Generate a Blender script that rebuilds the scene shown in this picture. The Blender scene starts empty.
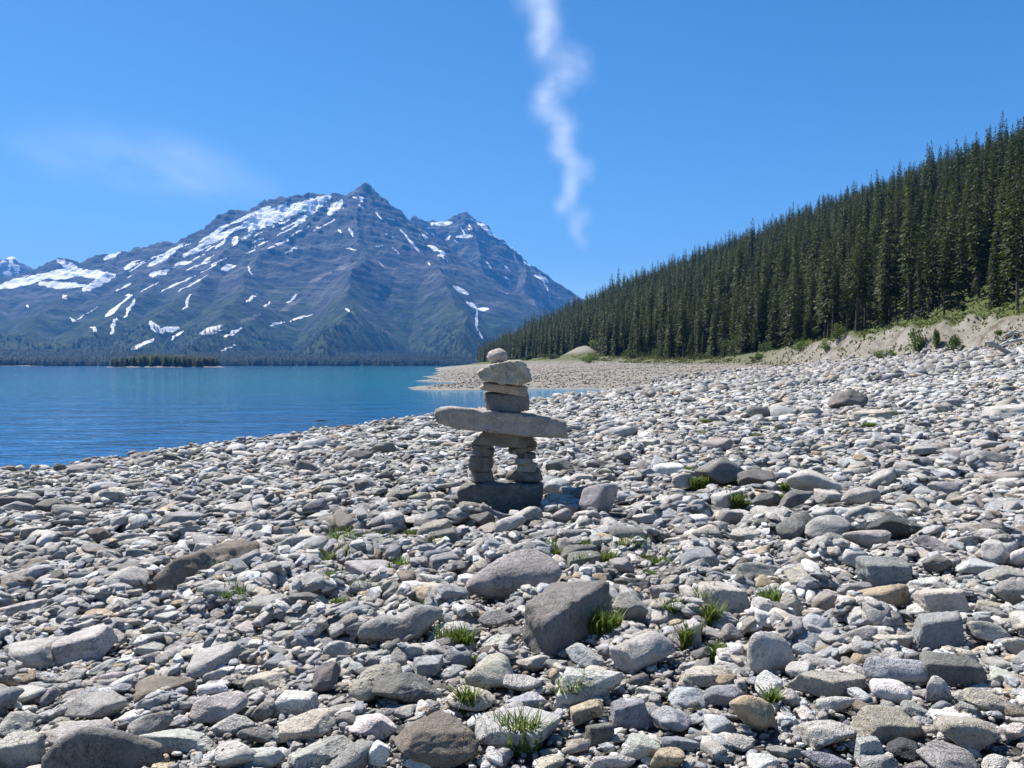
import bpy, bmesh, math, random
import numpy as np
from mathutils import Vector, Matrix, Euler

R = math.radians
rng = np.random.default_rng(11)
random.seed(5)
scene = bpy.context.scene
COL = scene.collection
FPX = 803.0                      # focal length in pixels of the 1024 wide picture
CAM = Vector((0.0, 0.0, 2.4))
PITCH = math.atan(19.0 / FPX)
SUN_AZ, SUN_EL = -44.0, 55.0     # degrees, azimuth measured from +Y towards +X

# ------------------------------------------------------------------ noise
_perm = rng.permutation(512)
_perm = np.concatenate([_perm, _perm, _perm])
_grad = rng.normal(size=(512, 3)); _grad /= np.linalg.norm(_grad, axis=1)[:, None]

def perlin(p):
    p = np.asarray(p, float)
    i = np.floor(p).astype(np.int64); f = p - i
    i &= 511
    u = f * f * f * (f * (f * 6 - 15) + 10)
    out = 0
    for dx in (0, 1):
        wx = u[:, 0] if dx else 1 - u[:, 0]
        for dy in (0, 1):
            wy = u[:, 1] if dy else 1 - u[:, 1]
            for dz in (0, 1):
                wz = u[:, 2] if dz else 1 - u[:, 2]
                h = _perm[_perm[_perm[(i[:, 0] + dx) & 511] + ((i[:, 1] + dy) & 511)] + ((i[:, 2] + dz) & 511)]
                g = _grad[h]
                d = g[:, 0] * (f[:, 0] - dx) + g[:, 1] * (f[:, 1] - dy) + g[:, 2] * (f[:, 2] - dz)
                out = out + wx * wy * wz * d
    return out * 1.6

def fbm(p, octv=4, gain=.5, lac=2.03):
    a, s, o = 1.0, 0, np.asarray(p, float)
    for k in range(octv):
        s = s + a * perlin(o + 17.3 * k); a *= gain; o = o * lac
    return s

def ridged(p, octv=5, gain=.5, lac=2.1):
    a, s, o = 1.0, 0, np.asarray(p, float)
    for k in range(octv):
        s = s + a * (1 - 2 * np.abs(perlin(o + 9.1 * k))); a *= gain; o = o * lac
    return s

def xyz(x, y, z=0.0):
    x = np.asarray(x, float).ravel(); y = np.asarray(y, float).ravel()
    return np.stack([x, y, np.zeros_like(x) + z], 1)

def sstep(a, b, x):
    t = np.clip((x - a) / (b - a), 0, 1); return t * t * (3 - 2 * t)

# ------------------------------------------------------------------ object helpers
def link(o):
    COL.objects.link(o); return o

def tag(o, label=None, cat=None, group=None, kind=None):
    if label: o['label'] = label
    if cat: o['category'] = cat
    if group: o['group'] = group
    if kind: o['kind'] = kind
    return o

def mesh_np(name, V, F, smooth=True, attrs=None, mats=(), mat_idx=None):
    """V (n,3), F (m,k) all polygons of the same size k"""
    me = bpy.data.meshes.new(name)
    V = np.ascontiguousarray(V, np.float32); F = np.ascontiguousarray(F, np.int32)
    m, k = F.shape
    me.vertices.add(len(V)); me.vertices.foreach_set('co', V.ravel())
    me.loops.add(m * k); me.loops.foreach_set('vertex_index', F.ravel())
    me.polygons.add(m)
    me.polygons.foreach_set('loop_start', np.arange(0, m * k, k, dtype=np.int32))
    try: me.polygons.foreach_set('loop_total', np.full(m, k, np.int32))
    except Exception: pass
    me.polygons.foreach_set('use_smooth', np.full(m, smooth))
    if mat_idx is not None: me.polygons.foreach_set('material_index', np.ascontiguousarray(mat_idx, np.int32))
    me.update(calc_edges=True)
    for an, arr in (attrs or {}).items():
        at = me.attributes.new(an, 'FLOAT_COLOR', 'POINT')
        at.data.foreach_set('color', np.ascontiguousarray(arr, np.float32).ravel())
    for mt in mats: me.materials.append(mt)
    return me

def obj(name, me, parent=None):
    o = bpy.data.objects.new(name, me); link(o)
    if parent is not None: o.parent = parent
    return o

def empty(name, loc):
    o = bpy.data.objects.new(name, None); o.empty_display_size = .2; link(o)
    o.location = loc; return o

def ray(u, v):
    """direction of a picture point, scaled so that y = 1"""
    a, b = (u - 512) / FPX, (384 - v) / FPX
    c, s = math.cos(PITCH), math.sin(PITCH)
    y = c + b * s; z = -s + b * c
    return a / y, z / y

def proj(x, y, z):
    c, s = math.cos(PITCH), math.sin(PITCH)
    zz = z - CAM.z
    f = y * c - zz * s; b = y * s + zz * c
    return 512 + FPX * x / f, 384 - FPX * b / f

# ------------------------------------------------------------------ node helper
class NT:
    def __init__(s, name):
        s.m = bpy.data.materials.new(name); s.m.use_nodes = True
        s.t = s.m.node_tree; s.t.nodes.clear()
        s.out = s.t.nodes.new('ShaderNodeOutputMaterial')
    def n(s, ty, ins=None, **kw):
        nd = s.t.nodes.new(ty)
        for k, v in kw.items(): setattr(nd, k, v)
        for k, v in (ins or {}).items():
            if isinstance(v, bpy.types.NodeSocket): s.t.links.new(v, nd.inputs[k])
            else: nd.inputs[k].default_value = v
        return nd
    def math(s, op, a, b=0.0, c=None, clamp=False):
        nd = s.t.nodes.new('ShaderNodeMath'); nd.operation = op; nd.use_clamp = clamp
        for i, v in enumerate((a, b) if c is None else (a, b, c)):
            if isinstance(v, bpy.types.NodeSocket): s.t.links.new(v, nd.inputs[i])
            else: nd.inputs[i].default_value = v
        return nd.outputs[0]
    def mix(s, fac, a, b, mode='MIX'):
        nd = s.t.nodes.new('ShaderNodeMix'); nd.data_type = 'RGBA'; nd.blend_type = mode
        for i, v in ((0, fac), (6, a), (7, b)):
            if isinstance(v, bpy.types.NodeSocket): s.t.links.new(v, nd.inputs[i])
            else: nd.inputs[i].default_value = v if i == 0 else (*v, 1)[:4]
        return nd.outputs[2]
    def ramp(s, fac, stops, interp='LINEAR'):
        nd = s.t.nodes.new('ShaderNodeValToRGB'); nd.color_ramp.interpolation = interp
        e = nd.color_ramp.elements
        while len(e) < len(stops): e.new(.5)
        for el, (p, c) in zip(e, stops):
            el.position = p; el.color = (*c, 1)[:4] if not isinstance(c, (int, float)) else (c, c, c, 1)
        s.t.links.new(fac, nd.inputs[0]); return nd.outputs[0]
    def noise(s, vec, scale, detail=4, rough=.55, dist=0.0, col=False):
        nd = s.n('ShaderNodeTexNoise', {'Vector': vec, 'Scale': scale, 'Detail': detail, 'Roughness': rough, 'Distortion': dist})
        return nd.outputs['Color' if col else 'Fac']
    def pos(s):
        return s.n('ShaderNodeNewGeometry').outputs['Position']
    def attr(s, name):
        return s.n('ShaderNodeAttribute', attribute_name=name)
    def bump(s, h, strength, dist):
        return s.n('ShaderNodeBump', {'Height': h, 'Strength': strength, 'Distance': dist}).outputs[0]
    def bsdf(s, **ins):
        nd = s.n('ShaderNodeBsdfPrincipled', {k.replace('_', ' '): v for k, v in ins.items()})
        s.t.links.new(nd.outputs[0], s.out.inputs[0]); return nd

M = {}
def build_materials():
    # ---- limestone: the tint of each stone is a mesh attribute, texture in space
    for nm, veins in (('stone', .35), ('veined_stone', 1.0)):
        t = NT(nm); p = t.pos(); at = t.attr('tint')
        n1 = t.noise(p, 9, 5, .6); n2 = t.noise(p, 60, 4, .65); n3 = t.noise(p, 230, 2, .6)
        v = t.math('ADD', t.math('MULTIPLY', n1, .95), t.math('MULTIPLY', n2, .75))
        v = t.math('ADD', v, t.math('MULTIPLY', n3, .5))
        k = t.n('ShaderNodeMapRange', {'Value': v, 'From Min': .75, 'From Max': 1.42, 'To Min': .48, 'To Max': 1.36}).outputs[0]
        base = t.n('ShaderNodeVectorMath', {0: at.outputs['Color'], 3: k}, operation='SCALE').outputs[0]
        # rusty / ochre stain
        st = t.ramp(t.noise(p, 5.3, 3, .6), [(.55, 0), (.72, 1)])
        base = t.mix(t.math('MULTIPLY', st, .28), base, t.mix(.55, base, (.30, .235, .155)))
        # calcite veins: thin bands where a distorted noise crosses its middle
        vv = t.math('ABSOLUTE', t.math('SUBTRACT', t.noise(p, 7, 2, .5, 1.2), .5))
        vm = t.ramp(vv, [(.0, 1), (.011, 0)])
        vm = t.math('MULTIPLY', vm, t.math('MULTIPLY', t.ramp(t.noise(p, 3.1, 1), [(.47, 0), (.6, 1)]), veins))
        base = t.mix(vm, base, (.62, .61, .59))
        ck = t.math('ABSOLUTE', t.math('SUBTRACT', t.noise(p, 13, 3, .6, 1.8), .5))
        ck = t.math('MULTIPLY', t.ramp(ck, [(0, 1), (.014, 0)]), t.ramp(t.noise(p, 6.1, 1), [(.48, 0), (.56, 1)]))
        base = t.mix(t.math('MULTIPLY', ck, .6), base, (.06, .055, .05))
        # pits and lichen specks
        vo = t.n('ShaderNodeTexVoronoi', {'Vector': p, 'Scale': 95.0}).outputs['Distance']
        pit = t.ramp(vo, [(.10, 1), (.22, 0)])
        base = t.mix(t.math('MULTIPLY', pit, .35), base, (.10, .095, .085))
        h = t.math('ADD', t.math('MULTIPLY', n2, .8), t.math('MULTIPLY', n3, .45))
        h = t.math('SUBTRACT', h, t.math('ADD', t.math('MULTIPLY', pit, .2), t.math('MULTIPLY', ck, .5)))
        t.bsdf(Base_Color=base, Roughness=.82, Specular_IOR_Level=.3, Normal=t.bump(h, .85, .022))
        M[nm] = t.m
    # ---- porous, pitted stone
    t = NT('pitted_stone'); p = t.pos(); at = t.attr('tint')
    vo = t.n('ShaderNodeTexVoronoi', {'Vector': t.n('ShaderNodeVectorMath', {0: p, 1: t.n('ShaderNodeVectorMath', {0: t.noise(p, 30, 3, .6, 0, True), 3: .03}, operation='SCALE').outputs[0]}, operation='ADD').outputs[0], 'Scale': 42.0}).outputs['Distance']
    hole = t.ramp(vo, [(.16, 1), (.36, 0)])
    hole = t.math('MULTIPLY', hole, t.ramp(t.noise(p, 11, 2), [(.42, 0), (.55, 1)]))
    n2 = t.noise(p, 55, 5, .7)
    k = t.n('ShaderNodeMapRange', {'Value': n2, 'From Min': .3, 'From Max': .7, 'To Min': .55, 'To Max': 1.3}).outputs[0]
    base = t.n('ShaderNodeVectorMath', {0: at.outputs['Color'], 3: k}, operation='SCALE').outputs[0]
    base = t.mix(t.math('MULTIPLY', hole, .6), base, (.06, .055, .05))
    h = t.math('SUBTRACT', t.math('MULTIPLY', n2, .8), t.math('MULTIPLY', hole, 1.0))
    t.bsdf(Base_Color=base, Roughness=.9, Specular_IOR_Level=.2, Normal=t.bump(h, .9, .02))
    M['pitted_stone'] = t.m
    # ---- distant stones
    t = NT('loose_stone'); p = t.pos(); at = t.attr('tint')
    n2 = t.noise(p, 22, 3, .65)
    k = t.n('ShaderNodeMapRange', {'Value': n2, 'From Min': .3, 'From Max': .7, 'To Min': .7, 'To Max': 1.25}).outputs[0]
    base = t.n('ShaderNodeVectorMath', {0: at.outputs['Color'], 3: k}, operation='SCALE').outputs[0]
    t.bsdf(Base_Color=base, Roughness=.85, Specular_IOR_Level=.3, Normal=t.bump(n2, .5, .04))
    M['loose_stone'] = t.m
    # ---- ground: gravel / mud flat / bare bank soil / grass, by attribute cover (r grass, g soil, b mud flat)
    t = NT('ground'); p = t.pos(); at = t.attr('cover')
    sep = t.n('ShaderNodeSeparateColor', {0: at.outputs['Color']}).outputs
    n1 = t.noise(p, 1.1, 5, .65); n2 = t.noise(p, 18, 4, .65)
    vo = t.n('ShaderNodeTexVoronoi', {'Vector': p, 'Scale': 26.0}); vo2 = t.n('ShaderNodeTexVoronoi', {'Vector': p, 'Scale': 2.6})
    grav = t.mix(t.n('ShaderNodeSeparateColor', {0: vo.outputs['Color']}).outputs[0], (.11, .107, .10), (.27, .265, .255))
    grav = t.mix(t.ramp(vo.outputs['Distance'], [(.25, 0), (.6, 1)]), grav, (.05, .048, .045))
    flat = t.mix(t.n('ShaderNodeSeparateColor', {0: vo2.outputs['Color']}).outputs[0], (.16, .145, .125), (.26, .243, .215))
    flat = t.mix(t.ramp(n1, [(.35, 0), (.65, 1)]), flat, (.19, .17, .14))
    soil = t.mix(t.ramp(t.noise(p, .45, 6, .7), [(.42, 0), (.58, 1)]), (.27, .255, .225), (.115, .095, .07)); soil = t.mix(t.ramp(n2, [(.35, .5), (.6, 0)]), soil, (.07, .055, .04))
    gr = t.mix(t.noise(p, .35, 5, .7), (.035, .05, .016), (.10, .115, .035))
    c = t.mix(sep[2], grav, flat); c = t.mix(sep[1], c, soil); c = t.mix(sep[0], c, gr)
    h = t.math('ADD', n2, t.math('MULTIPLY', n1, 2.0))
    t.bsdf(Base_Color=c, Roughness=.95, Specular_IOR_Level=.15, Normal=t.bump(h, .6, .05))
    M['ground'] = t.m
    # ---- mountain: attribute face (r snow, g green, b scree)
    t = NT('mountain_rock'); p = t.pos(); at = t.attr('face')
    sep = t.n('ShaderNodeSeparateColor', {0: at.outputs['Color']}).outputs
    mp = t.n('ShaderNodeMapping', {'Vector': p, 'Rotation': (0, R(-14), 0), 'Scale': (.35, .35, 3.2)}).outputs[0]
    n1 = t.noise(mp, .0045, 7, .68); n2 = t.noise(p, .012, 6, .7)
    rock = t.ramp(n1, [(.32, (.010, .014, .020)), (.5, (.036, .043, .052)), (.68, (.165, .168, .17))])
    rock = t.mix(.5, rock, t.ramp(n2, [(.35, (.014, .019, .025)), (.68, (.105, .11, .115))]))
    scree = t.mix(n2, (.12, .115, .10), (.27, .25, .22))
    green = t.mix(t.ramp(n2, [(.4, 0), (.6, 1)]), (.009, .020, .008), (.046, .066, .022))
    c = t.mix(sep[2], rock, scree); c = t.mix(sep[1], c, green)
    sn = t.math('ADD', sep[0], t.math('ADD', t.math('MULTIPLY', t.math('SUBTRACT', n2, .5), .75), t.math('MULTIPLY', t.math('SUBTRACT', t.noise(mp, .02, 5, .7), .5), 1.0)))
    c = t.mix(t.ramp(sn, [(.46, 0), (.54, 1)]), c, (.86, .87, .89))
    t.bsdf(Base_Color=c, Roughness=.95, Specular_IOR_Level=.1, Normal=t.bump(t.math('ADD', n1, n2), .9, 28.0))
    M['mountain'] = t.m
    # ---- water
    t = NT('lake_water'); p = t.pos()
    mp = t.n('ShaderNodeMapping', {'Vector': p, 'Rotation': (0, 0, R(12)), 'Scale': (.45, 1.2, 1)}).outputs[0]
    w1 = t.noise(mp, 1.45, 3, .5, .5); w2 = t.noise(mp, .33, 3, .5, .3); w3 = t.noise(mp, 9.0, 2, .5)
    h = t.math('ADD', t.math('MULTIPLY', w1, .5), t.math('ADD', t.math('MULTIPLY', w2, .8), t.math('MULTIPLY', w3, .012)))
    band = t.noise(t.n('ShaderNodeMapping', {'Vector': p, 'Scale': (.004, .016, 1)}).outputs[0], 1.0, 4, .6)
    sx = t.n('ShaderNodeSeparateXYZ', {0: p}).outputs
    near = t.n('ShaderNodeMapRange', {'Value': t.math('ADD', sx[0], t.math('MULTIPLY', sx[1], .2)), 'From Min': -130.0, 'From Max': 5.0}).outputs[0]
    near = t.math('MULTIPLY', near, t.n('ShaderNodeMapRange', {'Value': sx[1], 'From Min': 28.0, 'From Max': 85.0}).outputs[0])
    c = t.mix(band, (.003, .060, .175), (.006, .100, .245))
    c = t.mix(t.math('MULTIPLY', near, .8), c, (.0, .16, .225))
    t.bsdf(Base_Color=c, Roughness=t.n('ShaderNodeMapRange', {'Value': band, 'From Min': .35, 'From Max': .65, 'To Min': .02, 'To Max': .08}).outputs[0], IOR=1.333, Normal=t.bump(h, 1.0, .24))
    M['water'] = t.m
    # ---- vegetation
    def leaf(nm, a, b, c, sc=3.0, transl=.25):
        t = NT(nm); p = t.pos(); oi = t.n('ShaderNodeObjectInfo').outputs['Random']
        n = t.noise(p, sc, 3, .6)
        col = t.mix(n, a, b); col = t.mix(t.math('MULTIPLY', oi, .6), col, c)
        d = t.n('ShaderNodeBsdfPrincipled', {'Base Color': col, 'Roughness': .65, 'Specular IOR Level': .25})
        tr = t.n('ShaderNodeBsdfTranslucent', {'Color': t.mix(.5, col, (.10, .14, .02))})
        mx = t.n('ShaderNodeMixShader', {0: transl, 1: d.outputs[0], 2: tr.outputs[0]})
        t.t.links.new(mx.outputs[0], t.out.inputs[0]); M[nm] = t.m
    leaf('needles', (.011, .021, .006), (.078, .094, .021), (.010, .021, .008), .40, .24)
    leaf('far_needles', (.014, .026, .010), (.030, .044, .016), (.02, .035, .015), .03, .12)
    leaf('willow_leaf', (.065, .11, .02), (.15, .21, .05), (.10, .15, .035), 1.5, .4)
    leaf('shrub_leaf', (.035, .055, .018), (.075, .10, .03), (.05, .08, .03), 1.5, .3)
    leaf('grass_blade', (.070, .125, .020), (.135, .20, .038), (.14, .16, .05), 14, .42)
    leaf('island_needles', (.07, .10, .025), (.14, .16, .05), (.11, .13, .04), .1, .35)
    leaf('bank_grass', (.06, .075, .022), (.13, .14, .045), (.10, .11, .04), .6, .35)
    def plain(nm, a, b, sc, rough=.9, stretch=(1, 1, 1), bmp=.5, bd=.02):
        t = NT(nm); p = t.pos(); mp = t.n('ShaderNodeMapping', {'Vector': p, 'Scale': stretch}).outputs[0]
        n = t.noise(mp, sc, 5, .65)
        t.bsdf(Base_Color=t.mix(t.ramp(n, [(.35, 0), (.65, 1)]), a, b), Roughness=rough, Specular_IOR_Level=.2, Normal=t.bump(n, bmp, bd))
        M[nm] = t.m
    plain('bark', (.05, .04, .032), (.13, .11, .09), 6, .95, (1, 1, .25))
    plain('driftwood', (.25, .24, .225), (.48, .46, .43), 9, .85, (1, 1, 1))
    plain('dark_driftwood', (.045, .04, .035), (.12, .105, .09), 9, .85, (1, 1, 1))

build_materials()

# ------------------------------------------------------------------ terrain
_ye = np.array([-200, 0, 40, 80, 112, 145, 175, 250, 340, 430, 520, 600, 670, 730, 800, 1200.])
_xe = np.array([66, 60, 55, 51, 48.6, 45, 41, 33.6, 20, 4, -12, -25, -30, -5, 50, 300.])
_yd = np.linspace(-200, 1200, 1401)
_xd = np.interp(_yd, _ye, _xe)
_xd = np.convolve(np.pad(_xd, 20, mode='edge'), np.ones(41) / 41, 'valid')
_ys = np.array([0, 74, 110, 160, 300, 640, 700, 780, 900, 1200.]); _xs = np.array([-6, -10, -13, -19, -27, -40, -42, -22, 40, 240.])

def forest_f(x, y): return (x - np.interp(y, _yd, _xd)) * .965
def plane(x, y): return 1.2 + .0626 * x - .024 * y + .045 * np.logaddexp(0, (x - 15) / 3) * 3

def hill(f):
    f = np.logaddexp(0, (f - 9) / 5) * 5
    return 160 * (1 - np.exp(-f * .53 / 160))

def terrain(x, y, detail=True):
    x = np.asarray(x, float); y = np.asarray(y, float); sh = x.shape
    x = x.ravel(); y = y.ravel()
    P = plane(x, y)
    f = forest_f(x, y)
    wob = fbm(xyz(x * .06, y * .06), 3) if detail else 0
    xs = np.interp(y, _ys, _xs) + 3.0 * (fbm(xyz(y * .05, y * 0, 3.3), 3) if detail else 0)
    q1 = .055 * (x - xs)
    # a small notch of water in the spit
    notch = np.exp(-((y - 103) / 9) ** 2) * np.exp(-((x + 18) / 9) ** 2)
    q2 = .045 * (y - 73 - .06 * np.abs(x + 9)) + .25 * wob
    Q = np.minimum(q1, q2); Q = np.where(Q > 2.4, 2.4 + (Q - 2.4) * .35, Q) - .8 * notch
    Q = np.where(y < 40, -3, Q)
    g = np.maximum(P, Q)
    g = np.maximum(g, -5)
    bank = (2.4 * (1 - sstep(112, 165, y)) + .7) * (1 + (.30 * fbm(xyz(x * .5, y * .5, 12), 4) if detail else 0))
    wj = fbm(xyz(x * .13, y * .13, 5), 5) * 2.0 if detail else 0
    g = g + bank * sstep(-7.0, -1.5, f + wj)
    g = g + sstep(-60, -2, f) * 2.3 * sstep(170, 330, y)
    hf = hill(f)
    if detail:
        hf = hf * (1 + .13 * fbm(xyz(x * .011, y * .011, 1), 4)) + np.clip(f, 0, 20) / 20 * .5 * wob
        g = g + .05 * fbm(xyz(x * .35, y * .35, 2), 2) + .10 * np.where(g > 1.0, fbm(xyz(x * .12, y * .12, 8), 2), 0)
    g = g + hf
    g = g + 3.8 * mound_shape(x, y)
    return g.reshape(sh)

def mound_shape(x, y):
    return np.exp(-((x - 27.0) / np.where(x < 27, 8.5, 3.6)) ** 2 - ((y - 296) / 14) ** 2)

def gz(x, y): return float(terrain(np.array([x]), np.array([y]))[0])
# ------------------------------------------------------------------ ground sheet
def polar_grid(a0, a1, na, rr, name, zfun, afun, mat):
    az = np.radians(np.linspace(a0, a1, na)); A, RR = np.meshgrid(az, rr, indexing='ij')
    X = np.sin(A) * RR; Y = np.cos(A) * RR
    Z = zfun(X, Y)
    V = np.stack([X.ravel(), Y.ravel(), Z.ravel()], 1)
    nr = len(rr); i, j = np.meshgrid(np.arange(na - 1), np.arange(nr - 1), indexing='ij')
    b = (i * nr + j).ravel()
    F = np.stack([b, b + 1, b + nr + 1, b + nr], 1)[:, ::-1]
    me = mesh_np(name, V, F, True, afun(V), (mat,))
    o = obj(name, me); return o, V

def cover(V):
    x, y, z = V.T
    f = forest_f(x, y)
    n = fbm(xyz(x * .16, y * .16, 4), 4)
    wj = fbm(xyz(x * .13, y * .13, 5), 5) * 2.0
    grass = sstep(-2.6, -1.2, f + wj + n * .8)
    grass = np.maximum(grass, sstep(-26, -6, f + 7 * n) * sstep(200, 300, y))
    soil = sstep(-7.5, -6, f + wj + n) * (1 - sstep(128, 150, y + 12 * n)) * (1 - .85 * sstep(-.42, -.02, fbm(xyz(x * .25, y * .25, 9), 4)))
    grass = np.maximum(grass, .7 * sstep(-8, -6, f + wj + n) * sstep(118, 140, y))
    mound = mound_shape(x, y)
    mm = sstep(.35, .6, mound + .15 * n)
    grass = grass * (1 - mm)
    flat = sstep(-.05, .25, z - plane(x, y)) * (1 - sstep(20, 45, z))
    flat = np.maximum(flat, sstep(60, 75, y))
    flat = np.maximum(flat, mm)
    return {'cover': np.stack([grass, soil, flat, np.ones_like(x)], 1)}

rr = np.concatenate([np.linspace(.3, 12, 60), np.geomspace(12.3, 190, 260), np.geomspace(191.5, 1150, 220)])
ground, _ = polar_grid(-70, 70, 620, rr, 'ground', terrain, cover, M['ground'])
tag(ground, kind='structure')

# ------------------------------------------------------------------ lake
def lake():
    xs = np.linspace(-2600, 600, 65); ys = np.linspace(-60, 3000, 62)
    X, Y = np.meshgrid(xs, ys, indexing='ij'); nr = len(ys)
    V = np.stack([X.ravel(), Y.ravel(), np.full(X.size, .07)], 1)
    i, j = np.meshgrid(np.arange(len(xs) - 1), np.arange(nr - 1), indexing='ij'); b = (i * nr + j).ravel()
    F = np.stack([b, b + nr, b + nr + 1, b + 1], 1)
    return tag(obj('lake', mesh_np('lake', V, F, True, None, (M['water'],))), kind='structure')
lake()

# ------------------------------------------------------------------ mountains: highest of many ridge lines, each falling off on both sides
RIDGES = [  # points (picture column, picture row, distance along view), slope
    ([(-420, 300, 5600), (-250, 280, 5400), (-120, 288, 5200), (-40, 287, 5100), (20, 277, 5000), (59, 260, 5000), (84, 264, 4950), (120, 252, 4900), (156, 245, 4850), (175, 244, 4850), (200, 232, 4900), (237, 213, 4950), (275, 201, 5000), (308, 197, 5000), (329, 197, 5000), (348, 192, 5000), (360, 185, 5000), (372, 195, 5020), (385, 209, 5100), (402, 224, 5250)], .78),
    ([(402, 222, 5600), (417, 220, 5800), (432, 224, 5900), (452, 222, 5950), (468, 216, 5950), (487, 230, 5900), (517, 252, 5850), (549, 277, 5800), (575, 293, 5700), (610, 315, 5500), (680, 345, 5200)], .95),
    ([(360, 187, 5000), (354, 222, 4560), (360, 252, 4200), (350, 286, 3700), (338, 325, 3050), (332, 352, 2500)], .85),
    ([(385, 212, 5050), (412, 246, 4600), (434, 270, 4150), (452, 297, 3700), (466, 330, 3100), (474, 356, 2500)], .95),
    ([(320, 198, 5000), (282, 240, 4450), (245, 285, 3800), (215, 325, 3100), (195, 352, 2500)], .62),
    ([(275, 203, 5000), (235, 243, 4500), (190, 290, 3800), (150, 330, 3100), (125, 354, 2500)], .62),
    ([(200, 234, 4900), (165, 270, 4300), (125, 310, 3600), (85, 342, 2900)], .62),
    ([(120, 254, 4900), (90, 288, 4300), (50, 322, 3600), (15, 348, 2800)], .6),
    ([(20, 280, 5000), (-20, 310, 4200), (-70, 342, 3200)], .6),
    ([(-160, 322, 3000), (-60, 330, 2950), (0, 335, 2900), (40, 340, 2850), (90, 347, 2750), (150, 356, 2600)], .4),
    ([(-120, 290, 5200), (-170, 320, 4200), (-230, 348, 3200)], .6),
    ([(468, 218, 5950), (474, 250, 5500), (490, 290, 4900), (506, 325, 4200), (515, 352, 3400)], 1.0),
    ([(517, 254, 5850), (528, 290, 5200), (545, 325, 4500), (560, 350, 3700)], 1.0),
    ([(-200, 262, 7300), (-100, 256, 7300), (-60, 262, 7300), (-15, 264, 7300), (10, 258, 7300), (20, 263, 7300), (34, 268, 7300), (60, 290, 7300)], 1.0),
]
def ridge_pts(pts):
    o = []
    for u, v, d in pts:
        o.append(((u - 512) / FPX * d, d, CAM.z + (365 - v) / FPX * d))
    return np.array(o)

def mountain_z(X, Y):
    x = X.ravel(); y = Y.ravel()
    wx = x + 130 * fbm(xyz(x * .0016, y * .0016, 1), 4); wy = y + 130 * fbm(xyz(x * .0016, y * .0016, 7), 4)
    far = sstep(2000, 3600, y)
    wx = x + (wx - x) * (.35 + .65 * far) * .55; wy = y + (wy - y) * .55
    z = np.full_like(x, -400.0)
    for pts, k in RIDGES:
        P = ridge_pts(pts)
        for a, b in zip(P[:-1], P[1:]):
            d = b[:2] - a[:2]; L2 = d @ d
            t = np.clip(((wx - a[0]) * d[0] + (wy - a[1]) * d[1]) / L2, 0, 1)
            dist = np.hypot(wx - a[0] - t * d[0], wy - a[1] - t * d[1])
            zz = a[2] + t * (b[2] - a[2]) - k * dist * (1 - .00008 * dist)
            z = np.maximum(z, zz)
    r1 = ridged(xyz(x * .0028 + 3, y * .0028), 6, .55)
    amp = np.clip(z / 900, .05, 1)
    z = z + (r1 - .9) * 30 * amp + 9 * amp * fbm(xyz(x * .02, y * .02), 3)
    # strata: terraced cliffs
    s = (z + .22 * x + 18 * fbm(xyz(x * .003, y * .003, 2), 2)) / 40
    z = z + amp * 3.2 * np.sin(2 * np.pi * s) * sstep(150, 420, z)
    # valley floor rises gently out of the lake
    base = (np.hypot(x, y) - 2000) * .035
    base = np.minimum(base, 70) + 5 * fbm(xyz(x * .004, y * .004), 3)
    z = np.maximum(z, base)
    return z.reshape(X.shape)

SNOW = [(312,201,250,229,5.4),(287,204,237,229,3.4),(237,229,200,246,3.0),(200,246,184,257,2),(269,207,231,223,2),(231,223,200,242,1.7),(175,252,150,265,2.2),(225,240,216,248,1.6),(237,237,233,245,2.2),(312,212,291,229,1.7),
 (169,270,150,275,2.2),(190,262,175,265,1.6),(222,269,235,266,2.4),(249,267,252,274,1.2),(119,252,106,259,3),(134,264,125,268,2.4),(131,275,128,278,1.6),(0,287,47,276,4.5),(47,276,78,273,5),(78,273,114,276,4.5),(114,276,84,290,3.6),(40,284,84,286,3.4),(-60,292,0,287,5),(59,261,80,270,3),(63,295,67,299,2.2),
 (134,300,125,317,1.6),(130,295,116,308,1.8),(116,308,106,316,2),(116,318,111,333,2.2),(190,295,184,309,1.5),(150,323,160,331,3.6),(160,331,178,328,2.8),(183,331,172,339,1.6),(153,339,130,350,1.8),(222,326,203,334,3.4),(241,328,226,336,1.8),(297,295,287,303,1.2),(255,296,247,301,1.4),(270,303,264,307,1.2),(312,314,290,321,.9),(285,322,269,326,.9),
 (329,198,300,211,4.6),(341,201,329,214,3.8),(363,198,360,200,3.4),(300,220,296,224,2),(340,231,342,233,1.8),(350,229,352,236,1.2),(400,230,420,252,1.1),(432,224,452,223,2.2),(458,236,472,236,1.6),(473,219,505,243,1.9),(505,243,520,254,1.3),(524,261,530,266,1.2),(540,277,549,282,1.9),(429,246,436,250,2.2),(438,256,446,255,1.8),(446,240,451,237,1.4),(454,287,468,294,2),(467,303,477,309,2.3),(477,309,487,308,2.1),(477,311,476,328,1.4),(476,328,481,338,1.4),(346,308,349,311,1.2),(92,327,96,330,1.4),(26,305,28,307,1.2),(70,318,74,322,1.2),(236,345,220,351,.9),(8,262,20,266,1.6)]
SCREE = [(411,347,382,330,2.2),(382,330,370,322,1.8),(355,262,335,270,3.5),(330,272,310,282,2.5),(366,330,352,312,1.2),(300,300,280,312,3),(260,315,240,322,3)]
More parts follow.
